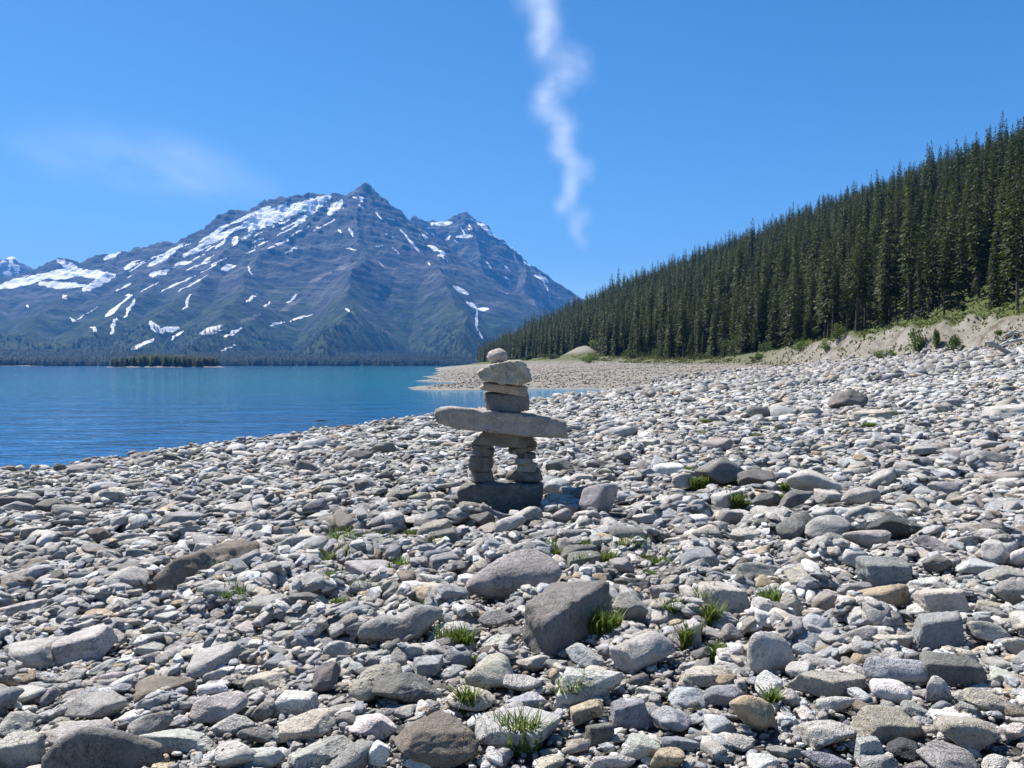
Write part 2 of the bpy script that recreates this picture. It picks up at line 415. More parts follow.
def more_snow():
    r = np.random.default_rng(15)
    for k in range(45):      # short streaks lying along the dip of the upper left flank
        u = r.uniform(95, 345); top = np.interp(u, [90, 150, 200, 275, 345], [268, 252, 238, 206, 196])
        v = top + 2 + r.random() ** 1.6 * 42; L = r.uniform(7, 30)
        SNOW.append((u, v, u - L, v + L * r.uniform(.40, .60), r.uniform(.35, .8)))
    for k in range(26):      # thin couloirs and ledges on the right-hand faces
        u = r.uniform(345, 545); top = np.interp(u, [345, 360, 402, 468, 545], [196, 190, 226, 220, 280])
        v = top + 2 + r.random() ** 1.6 * 60; L = r.uniform(3, 9)
        SNOW.append((u, v, u + L, v + L * r.uniform(-.2, 1.2), r.uniform(.4, .9)))
more_snow()
def seg_mask(u, v, segs):
    m = np.zeros_like(u)
    for a, b, c, d, w in segs:
        dx, dy = c - a, d - b
        t = np.clip(((u - a) * dx + (v - b) * dy) / (dx * dx + dy * dy), 0, 1)
        dist = np.hypot(u - a - t * dx, v - b - t * dy) / (.62 * w * (.55 + .9 * np.sin(np.pi * np.clip(t, .08, .92))) )
        m = np.maximum(m, 1 - dist * .5)
    return m

def face(V):
    x, y, z = V.T
    u, v = proj(x, y, z)
    n = fbm(xyz(x * .012, y * .012, 3), 4)
    q = fbm(xyz(x * .004, y * .02, 6), 4)
    sn = seg_mask(u + 2.2 * n, v + 1.4 * q, SNOW) + .08
    hi = sstep(430, 900, z) * sstep(.45, .8, ridged(xyz(x * .006 + 9, y * .006), 4) * .5 + .25 * n)
    sn = np.clip(np.maximum(sn, .30 * hi), 0, 1)
    sn = np.maximum(sn, sstep(6500, 6700, y) * (.35 + .5 * np.clip(n + q, -.6, .6)))
    sc = sstep(.35, .8, seg_mask(u + 2 * n, v + 2 * q, SCREE)) * .8
    sc = np.maximum(sc, .45 * sstep(.1, .7, q) * sstep(250, 500, z))
    gl = 300 + 160 * n + 120 * q
    green = (1 - sstep(gl - 90, gl + 110, z)) * (1 - .75 * sstep(.25, .6, q)) * (1 - sc * .8)
    green = np.maximum(green, 1 - sstep(105, 170, z))
    return {'face': np.stack([sn, green, sc, np.ones_like(x)], 1)}

rr = np.concatenate([np.linspace(1980, 3000, 90), np.linspace(3005, 6100, 420), np.linspace(6120, 9400, 60)])
mnt, MV = polar_grid(-46, 14, 1500, rr, 'mountains', mountain_z, face, M['mountain'])
tag(mnt, kind='structure')
# ------------------------------------------------------------------ stones
_ico = {}
def ico(level):
    if level not in _ico:
        bm = bmesh.new(); bmesh.ops.create_icosphere(bm, subdivisions=level, radius=1)
        bm.verts.ensure_lookup_table()
        _ico[level] = (np.array([v.co[:] for v in bm.verts]), np.array([[v.index for v in f.verts] for f in bm.faces]))
        bm.free()
    return _ico[level]

def unit_rock(r, kind, level):
    """a stone that fills the box -0.5..0.5"""
    U, F = ico(level)
    if kind == 'a': n, p = r.integers(9, 15), 46
    elif kind == 'r': n, p = r.integers(11, 16), 6.5
    elif kind == 'p': n, p = r.integers(12, 18), 10
    elif kind == 'e': n, p = r.integers(12, 16), 3.6
    elif kind == 's': n, p = r.integers(6, 9), 40
    else: n, p = 4, 40
    N = r.normal(size=(n, 3)); D = r.uniform(.72, 1.1, n)
    if kind == 's':
        N[:, 2] *= .35
        caps = np.array([[r.normal(0, .10), r.normal(0, .10), 1], [r.normal(0, .12), r.normal(0, .12), -1]])
        N = np.vstack([N, caps]); D = np.concatenate([D, [.62, .62]])
    if kind in 'bB':
        J = r.normal(0, .13, (6, 3))
        B = np.array([[1, 0, 0], [-1, 0, 0], [0, 1, 0], [0, -1, 0], [0, 0, 1], [0, 0, -1.]]) + J
        N = np.vstack([N, B]); D = np.concatenate([r.uniform(.98, 1.25, n), r.uniform(.74, .9, 6)])
    N /= np.linalg.norm(N, axis=1)[:, None]
    q = np.maximum(U @ N.T, 1e-4) / D
    rad = (q ** p).sum(1) ** (-1 / p)
    rad = np.minimum(rad, 1.6)
    V = U * rad[:, None]
    off = r.uniform(0, 50, 3)
    rough = {'a': .07, 'r': .05, 'p': .07, 's': .06, 'b': .055, 'e': .035, 'B': .05}[kind]
    V = V + U * (rough * .9 * fbm(V * 1.3 + off, 2) + rough * .55 * fbm(V * 5 + off, 4))[:, None]
    if kind in 'sbB' and level >= 3:        # bedding planes show as fine ledges
        lay = perlin(np.stack([V[:, 2] * 11, V[:, 0] * .6 + off[0], V[:, 1] * .6], 1))
        V[:, :2] *= (1 + .035 * lay)[:, None]
    if kind == 'p':
        V = V - U * (.09 * np.maximum(0, fbm(V * 5.5 + off, 2) - .15))[:, None]
    lo, hi = V.min(0), V.max(0)
    V = (V - (lo + hi) / 2) / (hi - lo)
    if kind in 'abs':       # stones lie on their broad side
        V[:, :2] *= (1 - .22 * V[:, 2])[:, None]
        lo, hi = V.min(0), V.max(0); V = (V - (lo + hi) / 2) / (hi - lo)
    return V

def hull_rock(r, pts, level, p=30, amp=1.0):
    """a stone with the corners pts (world), rounded a little and roughened"""
    pts = np.array(pts, float); c = pts.mean(0)
    bm = bmesh.new()
    for q in pts - c: bm.verts.new(q)
    bmesh.ops.convex_hull(bm, input=bm.verts); bm.normal_update()
    N = np.array([f.normal[:] for f in bm.faces]); D = np.array([abs(f.normal.dot(f.verts[0].co)) for f in bm.faces]); bm.free()
    U, F = ico(level)
    key = {}
    for n_, d_ in zip(N, D): key.setdefault(tuple(np.round(n_, 1)), (n_, d_))
    N = np.array([k[0] for k in key.values()]); D = np.array([k[1] for k in key.values()])
    rad = ((np.maximum(U @ N.T, 1e-5) / D) ** p).sum(1) ** (-1 / p)
    V = U * rad[:, None]; s = np.ptp(pts, 0).max()
    o = r.uniform(0, 30, 3)
    V = V + U * (amp * s * (.026 * fbm(V / s * 5 + o, 3) + .016 * fbm(V / s * 15 + o, 4)))[:, None]
    return V, c

def rotm(yaw, pitch, roll):
    return np.array(Euler((pitch, roll, yaw), 'XYZ').to_matrix())

TINT = {'g': (.31, .307, .30), 'd': (.185, .18, .172), 'l': (.44, .43, .41), 'w': (.66, .65, .63), 't': (.43, .355, .25), 'b': (.275, .288, .308),
        'L': (.40, .413, .43), 'k': (.075, .08, .083), 'u': (.335, .31, .275), 'o': (.20, .175, .145), 'y': (.47, .44, .375)}
CNAME = {'g': 'grey', 'd': 'dark grey', 'l': 'light grey', 'w': 'whitish', 't': 'tan', 'b': 'blue-grey', 'L': 'pale blue-grey', 'k': 'blackish', 'u': 'brownish grey', 'o': 'dark brown', 'y': 'cream'}
KNAME = {'a': 'angular', 'r': 'rounded', 's': 'flat', 'b': 'blocky', 'p': 'pitted', 'e': 'rounded'}

# heights of everything put down so far, on a grid, so that later stones come to rest on earlier ones
class HGrid:
    def __init__(s, x0, x1, y0, y1, c):
        s.x0, s.y0, s.c = x0, y0, c
        s.nx, s.ny = int((x1 - x0) / c), int((y1 - y0) / c)
        xs = x0 + (np.arange(s.nx) + .5) * c; ys = y0 + (np.arange(s.ny) + .5) * c
        X, Y = np.meshgrid(xs, ys, indexing='ij')
        s.X, s.Y = X, Y
        s.G = terrain(X, Y); s.H = s.G.copy()
        s.block = np.zeros_like(X, bool)
    def win(s, x, y, r):
        i0 = max(int((x - r - s.x0) / s.c), 0); i1 = min(int((x + r - s.x0) / s.c) + 1, s.nx)
        j0 = max(int((y - r - s.y0) / s.c), 0); j1 = min(int((y + r - s.y0) / s.c) + 1, s.ny)
        return slice(i0, i1), slice(j0, j1)
    def stamp_mesh(s, W, block=False):
        x, y = W[:, 0].mean(), W[:, 1].mean()
        i = ((W[:, 0] - s.x0) / s.c).astype(int); j = ((W[:, 1] - s.y0) / s.c).astype(int)
        ok = (i >= 0) & (j >= 0) & (i < s.nx) & (j < s.ny)
        np.maximum.at(s.H, (i[ok], j[ok]), W[ok, 2])
        if block: s.block[i[ok], j[ok]] = True

near = HGrid(-13, 17, .8, 16.0, .025)

# hand-placed stones: tile of the photograph, centre x, centre y, width, height (pixels of that enlarged tile), tilt, tint, kind
T1 = """650 195 310 150 14 o b|100 430 200 110 5 l s|235 408 175 112 8 l s|75 555 150 84 6 l s|50 632 120 88 8 l a|290 588 184 108 5 g a|460 536 200 98 -6 o s|432 632 124 122 30 g a|225 668 190 100 10 l s|62 705 134 120 8 l s|304 736 340 118 4 d e|505 686 230 84 4 l s|618 452 162 96 18 l s|702 371 76 46 0 l r|626 587 166 106 16 l a|668 637 126 86 22 l a|606 542 92 58 6 w r|616 506 72 38 6 l r|685 722 150 112 0 l p|205 490 82 62 20 l a|66 300 142 62 10 l s|280 262 48 54 20 t s|330 262 56 54 20 u s|280 101 72 50 0 o a|292 162 108 48 0 o b|168 230 96 46 4 l r|90 200 92 62 6 o a|45 22 104 48 0 g a|200 30 96 48 0 g a|525 50 144 52 8 g s|690 27 112 48 4 l s|500 84 92 34 4 u s|228 130 66 36 0 l a|400 165 78 70 0 g a|45 143 74 38 0 g a|280 322 84 42 8 t s|140 360 92 38 2 l s|55 378 82 34 14 l s|575 278 52 46 0 g a|432 278 66 34 4 l a|502 438 78 46 0 l a|295 465 84 72 30 g a|180 585 62 56 0 b b|138 558 68 66 50 g s|312 510 98 32 4 l s|508 552 68 42 0 L r|105 635 54 34 0 l r|560 345 90 48 6 l a|480 330 80 40 2 l s|375 345 70 40 0 l r|430 420 90 46 0 l s|330 395 84 50 -18 u s|540 620 64 50 0 l r|420 110 60 34 4 l s|95 90 70 36 4 l s|20 230 64 50 0 g a|590 150 70 44 0 l s|350 225 60 40 0 l a"""
T2 = """92 308 158 96 4 g r|460 350 250 170 22 g r|590 132 122 80 2 d b|588 188 98 70 14 b s|505 202 84 68 24 l s|376 214 158 60 4 l s|556 246 142 44 4 d s|432 264 82 44 0 g b|312 240 58 52 30 u a|502 372 108 58 2 w r|98 436 84 54 6 w r|288 440 98 74 8 l a|72 510 122 80 16 y s|388 500 184 178 40 u p|482 548 208 120 0 d a|540 486 94 64 8 L b|160 584 142 80 4 w b|248 515 108 88 25 d s|195 648 174 104 12 y s|382 636 148 104 10 w a|557 676 268 192 6 o a|232 708 204 112 14 l s|318 735 188 110 12 g a|396 728 74 86 0 w a|662 574 148 94 -8 y p|590 530 62 54 0 t a|618 394 138 74 0 l p|515 756 96 44 0 w r|25 372 60 48 0 l r|58 672 124 74 0 d p|62 738 144 68 0 l p|72 602 68 78 30 u a|272 360 54 42 0 d r|325 358 62 48 0 g r|290 388 44 38 0 g r|210 388 62 62 14 g a|525 432 64 44 0 l a|612 216 56 38 0 b a|658 246 60 54 0 l a|556 92 114 66 4 u s|580 28 84 54 0 u a|694 62 78 50 0 d a|418 130 62 46 0 o r|590 326 44 34 0 t r|712 318 48 34 0 u a|480 416 66 38 0 g a|204 312 72 50 14 g a|256 568 64 62 0 g a|130 395 96 44 10 g s|150 255 80 42 0 L s|345 270 70 46 0 g r|300 180 60 42 0 g a|345 100 66 36 0 l s|225 60 70 34 6 l s|120 80 70 34 0 g s"""
T3 = """95 242 290 130 16 g e|195 252 236 94 10 y s|255 348 270 236 14 d b|432 308 108 118 -18 g a|362 338 114 56 0 g s|302 446 122 98 -20 L a|460 434 198 144 8 l a|595 380 98 92 30 l b|308 542 238 100 4 l a|430 606 122 98 6 b b|308 608 124 66 24 t b|344 660 88 78 10 d b|548 624 118 98 -8 L a|452 704 128 104 14 l a|535 735 104 78 4 t r|574 692 118 68 -10 b a|110 655 265 148 4 l s|130 578 134 58 8 L s|155 482 108 58 0 l a|122 534 114 74 4 l r|20 578 62 88 0 l p|48 430 112 62 14 l s|28 502 158 112 6 y r|650 508 190 68 0 y s|600 568 128 78 0 L a|692 556 118 88 10 b r|622 176 108 86 0 b b|696 278 158 100 -4 l s|556 212 92 48 0 d a|284 140 134 84 20 d a|290 172 114 58 14 d s|408 192 74 58 0 g a|436 240 114 54 0 d a|236 40 62 44 0 g r|86 74 94 68 0 l r|182 102 88 48 0 g a|86 120 84 38 0 l s|162 147 98 38 0 d s|682 78 68 48 0 l a|470 45 74 34 0 l s|620 48 84 34 0 w s|200 748 98 64 6 y a|278 702 74 68 0 u a|380 748 134 56 0 l a|42 744 46 50 0 L b|456 522 66 54 0 d a|490 556 98 40 0 y s|632 440 74 54 14 d a|618 466 54 30 0 t r|704 346 84 54 0 b r|520 266 74 62 0 g p|352 716 56 36 0 u r|690 660 48 52 0 b b|658 640 64 38 0 b s|730 690 50 48 0 b a|276 490 64 44 0 l a|47 358 112 60 0 g r|25 320 54 30 0 u a|480 100 66 40 0 g a|560 120 70 38 0 l s|340 90 60 34 0 l a"""
T4 = """132 238 68 58 0 t r|195 300 74 88 0 y a|138 420 150 146 12 l e|276 342 100 90 20 L a|270 244 48 52 0 t a|300 288 74 66 0 u a|388 254 110 64 14 g r|465 284 164 70 2 t r|632 290 134 100 -6 y b|468 208 150 90 0 b b|385 178 84 58 0 L r|420 124 134 56 -8 l r|215 66 134 104 34 d r|320 72 164 104 14 g r|486 84 144 90 0 k a|664 52 124 44 -4 y s|736 86 154 50 -6 o s|745 50 50 34 0 w a|615 126 110 80 -34 g s|628 190 98 62 0 d a|742 200 150 64 -4 L s|786 158 88 78 0 l a|852 84 64 58 0 w r|862 170 66 64 0 w r|846 280 114 94 0 g r|810 232 164 54 6 g s|622 364 156 124 -4 b b|776 384 134 64 0 l r|668 470 186 106 -8 d b|502 480 184 94 -10 L r|490 530 118 96 -18 w r|622 528 74 90 0 l a|560 578 84 64 -30 g s|468 620 190 120 4 u b|702 630 192 150 8 u a|664 716 194 160 -24 g a|300 640 170 128 14 l a|90 604 132 140 6 t r|146 526 90 94 10 w a|312 530 246 76 -4 u s|302 730 142 100 -20 b r|530 692 110 74 -8 k a|424 704 80 86 0 L b|455 738 120 80 0 g a|580 750 134 58 0 d a|328 580 110 50 0 l r|495 396 114 66 -6 y a|392 384 120 54 0 l r|560 316 68 38 0 w a|592 248 124 40 0 w s|335 206 76 36 0 w a|228 176 84 56 0 u a|112 148 74 48 14 t r|192 138 64 50 0 d a|118 200 170 52 -8 g s|316 122 94 54 0 d a|70 102 94 44 0 l s|590 640 64 62 0 w a|770 556 140 84 -14 u a|790 735 86 66 0 l r|848 745 76 54 0 l a|782 318 114 52 -10 u s|232 486 104 56 0 l s|240 428 66 50 0 L r|296 430 60 40 0 g r|346 432 64 54 0 l r|388 482 74 64 -20 w a|60 688 84 54 0 l a|185 704 106 78 -10 g a|122 738 94 64 0 w a|202 562 66 54 0 l a|845 420 76 66 0 l r|690 545 74 56 0 l a|812 500 86 46 0 l s|840 640 76 66 0 l a|852 588 66 54 0 o a|30 40 80 50 0 g s|95 55 76 44 0 l a|540 40 70 36 0 g s|30 380 74 60 0 g a|155 320 60 46 0 g r|430 350 60 34 0 l s|690 320 50 44 0 d a"""
T0 = """847 401 38 22 4 d a|722 470 54 32 4 d a|756 478 38 21 6 d a|814 482 54 26 -8 l r|794 498 48 25 24 d a|727 497 40 21 8 l s|683 480 26 17 0 y a|768 499 32 21 14 d a|862 498 40 17 0 l r|827 498 29 13 0 l s|717 447 36 13 4 u s|1009 413 46 19 0 l s|875 421 46 11 0 y s|1003 480 42 13 0 u s|667 469 36 13 0 w s|357 454 36 17 6 d a|386 448 26 14 0 d a|308 468 24 17 0 d a|14 503 44 20 0 d s|51 507 36 17 0 d a|135 487 30 11 0 d s|283 466 22 10 0 d s|385 476 20 13 0 d a|598 497 43 37 8 g a|557 488 28 20 0 L r|546 501 11 21 0 L r|561 516 22 17 0 g r|560 467 30 14 0 d a|598 465 24 11 0 d a|582 479 26 10 0 l s|608 478 15 10 0 d a|946 405 26 11 0 g s|925 450 30 12 0 g s|985 446 34 12 0 l s|905 470 34 13 0 l s|650 448 26 11 0 l s|420 500 24 13 0 u a|330 486 30 12 0 l s|230 482 28 11 0 g s|80 472 26 10 0 d s|945 490 34 15 0 g r|960 455 24 11 0 d a|690 400 16 7 0 d a|600 408 12 6 0 d a"""
NAMED = {  # (tile, index): (short reference for its neighbours, label)
    (3, 2): ('the big block', 'largest dark grey angular boulder with a flat sloping top, middle of the foreground'),
    (2, 20): ('the dark front boulder', 'dark brownish boulder with a broad weathered face at the nearest edge of the beach'),
    (4, 30): ('the bright white stone', 'bright white smooth stone, whitest of all on the right side'),
    (4, 37): ('the tan boulder', 'rounded tan boulder with a grass blade at its right side'),
    (1, 0): ('the long brown slab', 'long dark brown slab-like boulder rising to the right, alone on the left side'),
    (4, 2): ('the egg-shaped stone', 'pale grey egg-shaped stone standing upright in the right foreground'),
    (4, 26): ('the blue-grey block', 'smooth blue-grey block with a square flat face on the right'),
    (4, 28): ('the striped dark block', 'dark grey block with pale stripes along its length'),
    (2, 13): ('the honeycombed stone', 'brownish honeycombed stone full of holes, largest of the pitted ones'),
    (3, 16): ('the wide pale slab', 'wide pale slab with a thin grass tuft at its front edge'),
    (1, 10): ('the humped dark boulder', 'humped dark grey boulder in the bottom left corner of the beach'),
    (2, 16): ('the white brick-shaped stone', 'white brick-shaped stone with sharp edges, left of centre'),
    (5, 0): ('the lone dark boulder', 'lone dark grey boulder far up the pale stones on the right'),
    (4, 14): ('the blackish stone', 'blackish rough stone with white veins, darkest on the right'),
    (3, 0): ('the long smooth boulder', 'long smooth grey boulder leaning left of the big block'),
    (2, 1): ('the two-lobed boulder', 'grey smooth boulder with two lobes and a hollow between them'),
    (4, 34): ('the smooth brown-grey boulder', 'large smooth brownish grey boulder near the bottom right'),
    (4, 35): ('the pointed grey rock', 'pointed grey rock leaning left at the bottom right edge'),
    (5, 23): ('the boulder by the stone figure', 'grey boulder with one sunlit side standing just right of the stone figure'),
    (3, 6): ('the broad pale boulder', 'broad pale angular boulder right of the big block'),
    (4, 12): ('the tilted dark boulder', 'smooth dark boulder tilted up to the right among mid-beach rocks'),
    (5, 1): ('the dark mid-beach boulder', 'dark boulder with green plants around it in the middle of the beach'),
}
SCALE = {1: (0, 500, 2.8655), 2: (240, 500, 2.8655), 3: (480, 500, 2.8655), 4: (720, 500, 2.8655), 5: (0, 0, 1)}
heroes = []
for ti, txt in ((1, T1), (2, T2), (3, T3), (4, T4), (5, T0)):
    ox, oy, sc = SCALE[ti]
    for k, ln in enumerate(txt.split('|')):
        f = ln.split()
        cx, cy, w, h, tilt = map(float, f[:5])
        heroes.append(dict(u=ox + cx / sc, v=oy + cy / sc, w=w / sc, h=h / sc, tilt=tilt, tint=f[5], kind=f[6], key=(ti, k)))

refs = [(h['u'], h['v'], NAMED[h['key']][0]) for h in heroes if h['key'] in NAMED] + [(503, 480, 'the stone figure')]
def where(u, v):
    """words that place a point of the beach by its nearest landmark"""
    best = sorted(((math.hypot((u - a) * .8, (v - b) * 1.25), a, b, n) for a, b, n in refs))
    d, a, b, n = best[0]
    if d < 1: d, a, b, n = best[1]
    dx, dy = u - a, v - b
    if abs(dx) > abs(dy) * 1.3: w = 'right of' if dx > 0 else 'left of'
    else: w = 'behind' if dy < 0 else 'in front of'
    return w, n, d

ORD = ['', 'second ', 'third ', 'fourth ', 'fifth ', 'sixth ']
def label_all(items, noun, look):
    """labels for items (dicts with u, v): look + where; same words are told apart by how far off they lie"""
    by = {}
    for it in items:
        w, n, d = where(it['u'], it['v'])
        by.setdefault((look(it), w, n), []).append((d, it))
    for (lk, w, n), L in by.items():
        L.sort(key=lambda q: q[0])
        for i, (d, it) in enumerate(L):
            if len(L) == 1: it['label'] = f'{lk} {noun} {w} {n}'
            else: it['label'] = f'{lk} {noun} {w} {n}, ' + ('closest' if i == 0 else f'{ORD[i].strip()} closest' if i < 6 else 'farther off')
def size_word(it):
    s = it['w'] if it['key'][0] != 5 else it['w'] * 1.5
    return 'large' if s > 55 else 'medium-sized' if s > 33 else 'small'

def tint_of(c, r, var=.10):
    t = np.array(TINT[c]) * (1 + r.normal(0, var))
    return np.clip(t * (1 + r.normal(0, .02, 3)) * np.array([1.09, 1.055, 1.02]), .03, .75)

def ground_at(u, v):
    a, b = ray(u, v)
    y = 5.0
    for _ in range(30):
        z = float(plane(np.array(a * y), np.array(y)))
        y = .5 * y + .5 * (z - CAM.z) / b if b < 0 else y
    return a * y, y

HULLS = {  # corners of two boulders with a shape of their own: picture column, row, metres behind the nearest corner
    (3, 2): [(553, 662, 0), (545, 622, .01), (525, 602, .16), (521, 640, .15), (611, 579, .44), (614, 613, .42), (552, 582, .52)],
    (3, 1): [(509, 606, 0), (509, 598, .02), (521, 581, .25), (548, 575, .4), (577, 570, .55), (587, 574, .55), (586, 588, .4), (535, 602, .12)],
    (1, 0): [(164, 595, 0), (151, 577, .04), (176, 559, .14), (226, 540, .62), (259, 542, .68), (262, 557, .60), (240, 566, .42), (203, 578, .18), (190, 556, .5), (250, 552, .9), (170, 585, .4)],
}
def place_hull(h, r):
    pts = HULLS[h['key']]
    _, y0 = ground_at(pts[0][0], pts[0][1])
    Wp = []
    for u, v, dy in pts:
        a, b = ray(u, v); y = y0 + dy; Wp.append((a * y, y, CAM.z + b * y))
    Wp = np.array(Wp)
    low = Wp.copy(); low[:, 2] = [gz(q[0], q[1]) - .03 for q in low]
    c0 = Wp.mean(0); low[:, :2] = c0[:2] + (low[:, :2] - c0[:2]) * .96
    V, c = hull_rock(r, np.vstack([Wp, low]), 5, 60)
    tint = tint_of(h['tint'], r, .03)
    o = obj('boulder', mesh_np('stone', V, ico(5)[1], True, {'tint': np.tile([*tint, r.random()], (len(V), 1))}, (M['stone'],))); o.location = c
    h['o'] = o; h['group'] = ('boulder', 'boulders on the beach')
    near.stamp_mesh(V + c, True); return V + c

def place_hero(h):
    r = np.random.default_rng(h['key'][0] * 1000 + h['key'][1])
    vb = h['v'] + h['h'] / 2
    _, y = ground_at(h['u'], vb)
    th = math.atan2(h['v'] - 365, FPX)
    W = h['w'] * y / FPX; A = (h['h'] - h['w'] * abs(math.sin(R(h['tilt']))) * .5) * y / FPX
    k = h['kind']
    D = W * {'s': .8, 'a': .78, 'r': .72, 'b': .7, 'p': .8, 'e': .6}[k]
    T = (A - D * math.sin(th) * .85) / math.cos(th)
    tmin = {'s': .22, 'a': .34, 'r': .4, 'b': .38, 'p': .36, 'e': .42}[k] * W
    if T < tmin:
        T = tmin; D = np.clip((A - T * math.cos(th)) / (.85 * math.sin(th)), .45 * W, 1.1 * W)
    T = min(T, W * 1.05)
    yc = y + D * .42
    a, b = ray(h['u'], vb)
    xc = a * y * (yc / y)
    tl = R(h['tilt'])
    yaw = tl * 1.1 + r.normal(0, .08); roll = -tl * .55 + r.normal(0, .04); pitch = r.normal(.03, .05)
    T2_ = T * 1.12
    if h['key'] in HULLS: return place_hull(h, r)
    Rm = rotm(yaw, pitch, roll)
    lvl = 5 if h['w'] > 70 else 4 if h['w'] > 24 else 3
    Vu = unit_rock(r, k, lvl)
    if h['key'] == (2, 1):      # the hollow between its two lobes
        Vu[:, 2] -= .20 * np.exp(-((Vu[:, 0] - .05) / .16) ** 2) * (Vu[:, 2] > -.2)
    V = (Vu * np.array([W, D, T2_])) @ Rm.T
    ext = V.max(0) - V.min(0)
    V[:, :] *= np.array([W / ext[0], 1, 1]) if W / ext[0] < 1 else 1
    zc = float(plane(np.array(xc), np.array(yc)))
    base = gz(xc, yc) if h['key'][0] != 5 else max(gz(xc, yc), zc)
    z = base - V[:, 2].min() - .10 * T2_ + .012
    h.update(x=xc, y=yc, z=z, W=W, D=D, T=T2_)
    tint = tint_of(h['tint'], r, .06)
    mat = 'pitted_stone' if k == 'p' else 'veined_stone' if (h['tint'] in 'kdbL' and r.random() < .5) else 'stone'
    me = mesh_np('stone', V, ico(lvl)[1], True, {'tint': np.tile([*tint, r.random()], (len(V), 1))}, (M[mat],))
    nm = 'boulder' if h['w'] > 55 or h['key'] in NAMED else 'beach_stone'
    o = obj(nm, me); o.location = (xc, yc, z)
    h['o'] = o; h['group'] = ('boulder', 'boulders on the beach') if nm == 'boulder' else ('stone', 'stones on the beach')
    Wv = V + np.array([xc, yc, z])
    near.stamp_mesh(Wv, True)
    # close the gaps between stamped points
    return Wv
heroes = [h for h in heroes if h['key'] in NAMED or h['key'][0] == 5 or h['w'] > 23]
hero_pts = [place_hero(h) for h in heroes]

# fill stamped holes: grow the block mask and heights by one cell
for _ in range(2):
    B = near.block; Hm = np.where(B, near.H, -9)
    for ax in (0, 1):
        for sft in (1, -1):
            Hm = np.maximum(Hm, np.roll(np.where(B, near.H, -9), sft, ax))
    cnt = sum(np.roll(B, s, a).astype(int) for a in (0, 1) for s in (1, -1))
    grow = (~B) & (cnt >= 2)
    near.H = np.where(grow, np.maximum(near.H, Hm - .005), near.H); near.block = B | grow

